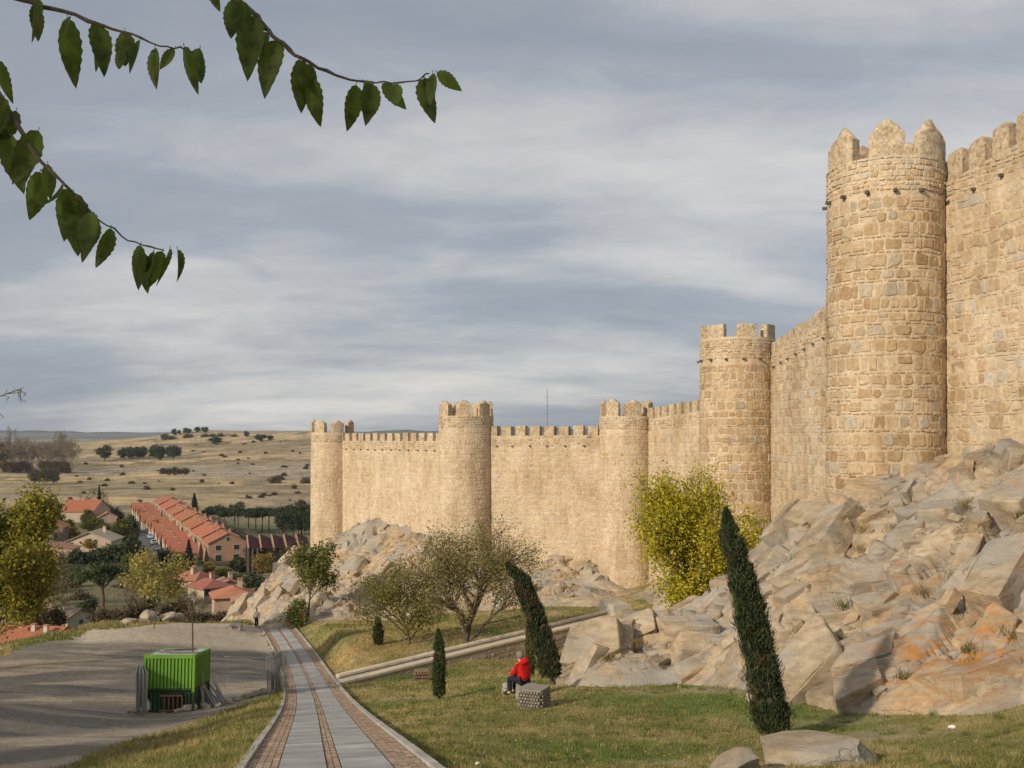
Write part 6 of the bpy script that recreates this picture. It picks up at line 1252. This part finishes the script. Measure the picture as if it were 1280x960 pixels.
# ------------------------------------------------------------------ grass blades, fallen leaves
RF = [rbf2(ctrlR)]
def scatter(n, d0, d1, sd, u0=-60, u1=1340, k=1.0):
    rg = np.random.default_rng(sd); d = d0 * (d1 / d0) ** (rg.random(n) ** k); u = rg.uniform(u0, u1, n); x = (u - 640) * d / F; y = d
    ok = ~in_plaza(x, y); yc = np.clip(y, 8, 96.5); ok &= np.abs(x - path_x(yc)) > 1.51 - .10 * rg.random(n) ** 3
    z = gz(x, y); inside = (x > 0) & (x < 22.5) & (y > 22) & (y < 70); rk = np.full(n, -99.); rk[inside] = RF[0](x[inside], y[inside]); ok &= rk < z + .12
    ta, tb = RAMP_A, RAMP_B; tt = ((x - ta.x) * (tb.x - ta.x) + (y - ta.y) * (tb.y - ta.y)) / ((tb.x - ta.x) ** 2 + (tb.y - ta.y) ** 2); dist = (x - ta.x - tt * (tb.x - ta.x)) * (tb.y - ta.y) * -1 + (y - ta.y - tt * (tb.y - ta.y)) * (tb.x - ta.x); ok &= ~((tt > -.02) & (tt < 1.03) & (dist > -2) & (dist < 50))
    return x[ok], y[ok], z[ok], rg
def grass():
    x, y, z, rg = scatter(420000, 13.0, 95.0, 5, k=1.25); n = len(x)
    dry = smooth(.38, .62, .6 * fbm2(x, y, 5.0, 3, 4) + .4 * fbm2(x, y, 1.1, 13, 3)); lush = smooth(.56, .72, fbm2(x, y, 6.0, 77, 3)); bare = smooth(.58, .70, fbm2(x, y, 3.2, 41, 4)); tuft = fbm2(x, y, .45, 8, 2)
    keep = (rg.random(n) > bare * .75); x, y, z, dry, lush, tuft = [a[keep] for a in (x, y, z, dry, lush, tuft)]; n = len(x); sc_ = np.maximum(1, y / 24.0)
    left = smooth(0, 1.5, path_x(np.clip(y, 8, 96)) - x); h = rg.uniform(.025, .075, n) * (0.55 + tuft * .9) * (1 + left * .9) * sc_ ** .7; w = .010 * sc_ ** 1.1 * rg.uniform(.7, 1.4, n); a = rg.random(n) * 6.283; ln = rg.uniform(.1, .9, n) * h
    bx, by = np.cos(a), np.sin(a); la = rg.random(n) * 6.283
    V = np.stack([np.stack([x - bx * w, y - by * w, z - .01], 1), np.stack([x + bx * w, y + by * w, z - .01], 1), np.stack([x + np.cos(la) * ln, y + np.sin(la) * ln, z + h], 1)], 1).reshape(-1, 3)
    g = np.array((.185, .19, .05)); C = g + (np.array((.46, .36, .16)) - g) * (dry * .9 * rg.uniform(.5, 1.1, n))[:, None]; C = C + (np.array((.135, .19, .035)) - C) * (lush * .7)[:, None]; C *= rg.uniform(.65, 1.3, n)[:, None]
    tx, ty, tz, rg2 = scatter(2600, 13.0, 60.0, 25, k=1.2); kk = 26; m = len(tx); cx_ = np.repeat(tx, kk) + rg2.normal(0, .06, m * kk) * np.repeat(np.maximum(1, ty / 25), kk); cy_ = np.repeat(ty, kk) + rg2.normal(0, .06, m * kk); cz_ = np.repeat(tz, kk); hh = np.repeat(rg2.uniform(.06, .2, m), kk) * rg2.uniform(.5, 1.1, m * kk); aa = rg2.random(m * kk) * 6.283; w2 = .008 * np.maximum(1, cy_ / 24); l2 = hh * rg2.uniform(.2, .8, m * kk); la2 = rg2.random(m * kk) * 6.283
    V2 = np.stack([np.stack([cx_ - np.cos(aa) * w2, cy_ - np.sin(aa) * w2, cz_ - .01], 1), np.stack([cx_ + np.cos(aa) * w2, cy_ + np.sin(aa) * w2, cz_ - .01], 1), np.stack([cx_ + np.cos(la2) * l2, cy_ + np.sin(la2) * l2, cz_ + hh], 1)], 1).reshape(-1, 3)
    pc = np.array([(.34, .28, .12), (.15, .18, .04), (.11, .15, .03), (.42, .34, .16), (.22, .2, .06)])[rg2.integers(0, 5, m)]; C2 = np.repeat(pc, kk, 0) * rg2.uniform(.7, 1.25, m * kk)[:, None]
    V = np.concatenate([V, V2]); C = np.concatenate([C, C2]); n += m * kk
    o = link('grass_blades', np_mesh('grass_blades', V, np.arange(3 * n).reshape(n, 3), C), MT['grass']); tag(o, 'short patchy autumn grass covering the slopes beside the path', 'grass', None, 'stuff')
    x, y, z, rg = scatter(16000, 13.5, 84.0, 15); n = len(x); wgt = smooth(.45, .6, fbm2(x, y, 2.4, 19, 3)); k = rg.random(n) < .15 + .85 * wgt; c = np.stack([x, y, z + .025], 1)[k]; m = len(c)
    V, Q, C = leaf_cloud(c, .05 * np.maximum(1, c[:, 1] / 26)[:, None][:, 0], [(.42, .27, .08), (.36, .2, .07), (.48, .36, .14), (.28, .17, .08)], 5, 1.4); Vr = V.reshape(-1, 4, 3); mz = Vr[:, :, 2].mean(1, keepdims=True); Vr[:, :, 2] = mz + (Vr[:, :, 2] - mz) * .35; o = link('fallen_leaves', np_mesh('fallen_leaves', Vr.reshape(-1, 3), Q, C), MT['leaf']); tag(o, 'fallen yellow brown leaves scattered over the grass', 'leaves', None, 'stuff')
    for (u, v, s) in [(596, 957, .07), (1190, 910, .10)]:
        p = hit(u, v); o = link('paper_scrap', boulder_mesh(s, s * .7, s * .5, int(u), 7, 2), vmat('white_paper', .8, .05, 5, 0, base=(.75, .74, .7))); o.location = p + Vector((0, 0, .03)); tag(o, 'small crumpled white paper scrap lying on the grass', 'litter', 'white litter on the grass')
grass()

# ------------------------------------------------------------------ the air over the valley
def haze():
    mb = MB(); mb.box((0, 4400, -40), (19000, 9400, 110)); o = mb.build('haze', None); o['kind'] = 'stuff'
    m = bpy.data.materials.new('thin_haze'); m.use_nodes = True; nt = m.node_tree; nt.nodes.clear(); out = nt.nodes.new('ShaderNodeOutputMaterial'); v = nt.nodes.new('ShaderNodeVolumePrincipled')
    v.inputs['Color'].default_value = (.72, .80, .92, 1); v.inputs['Density'].default_value = 0.00006; nt.links.new(v.outputs[0], out.inputs['Volume']); o.data.materials.append(m)
haze()
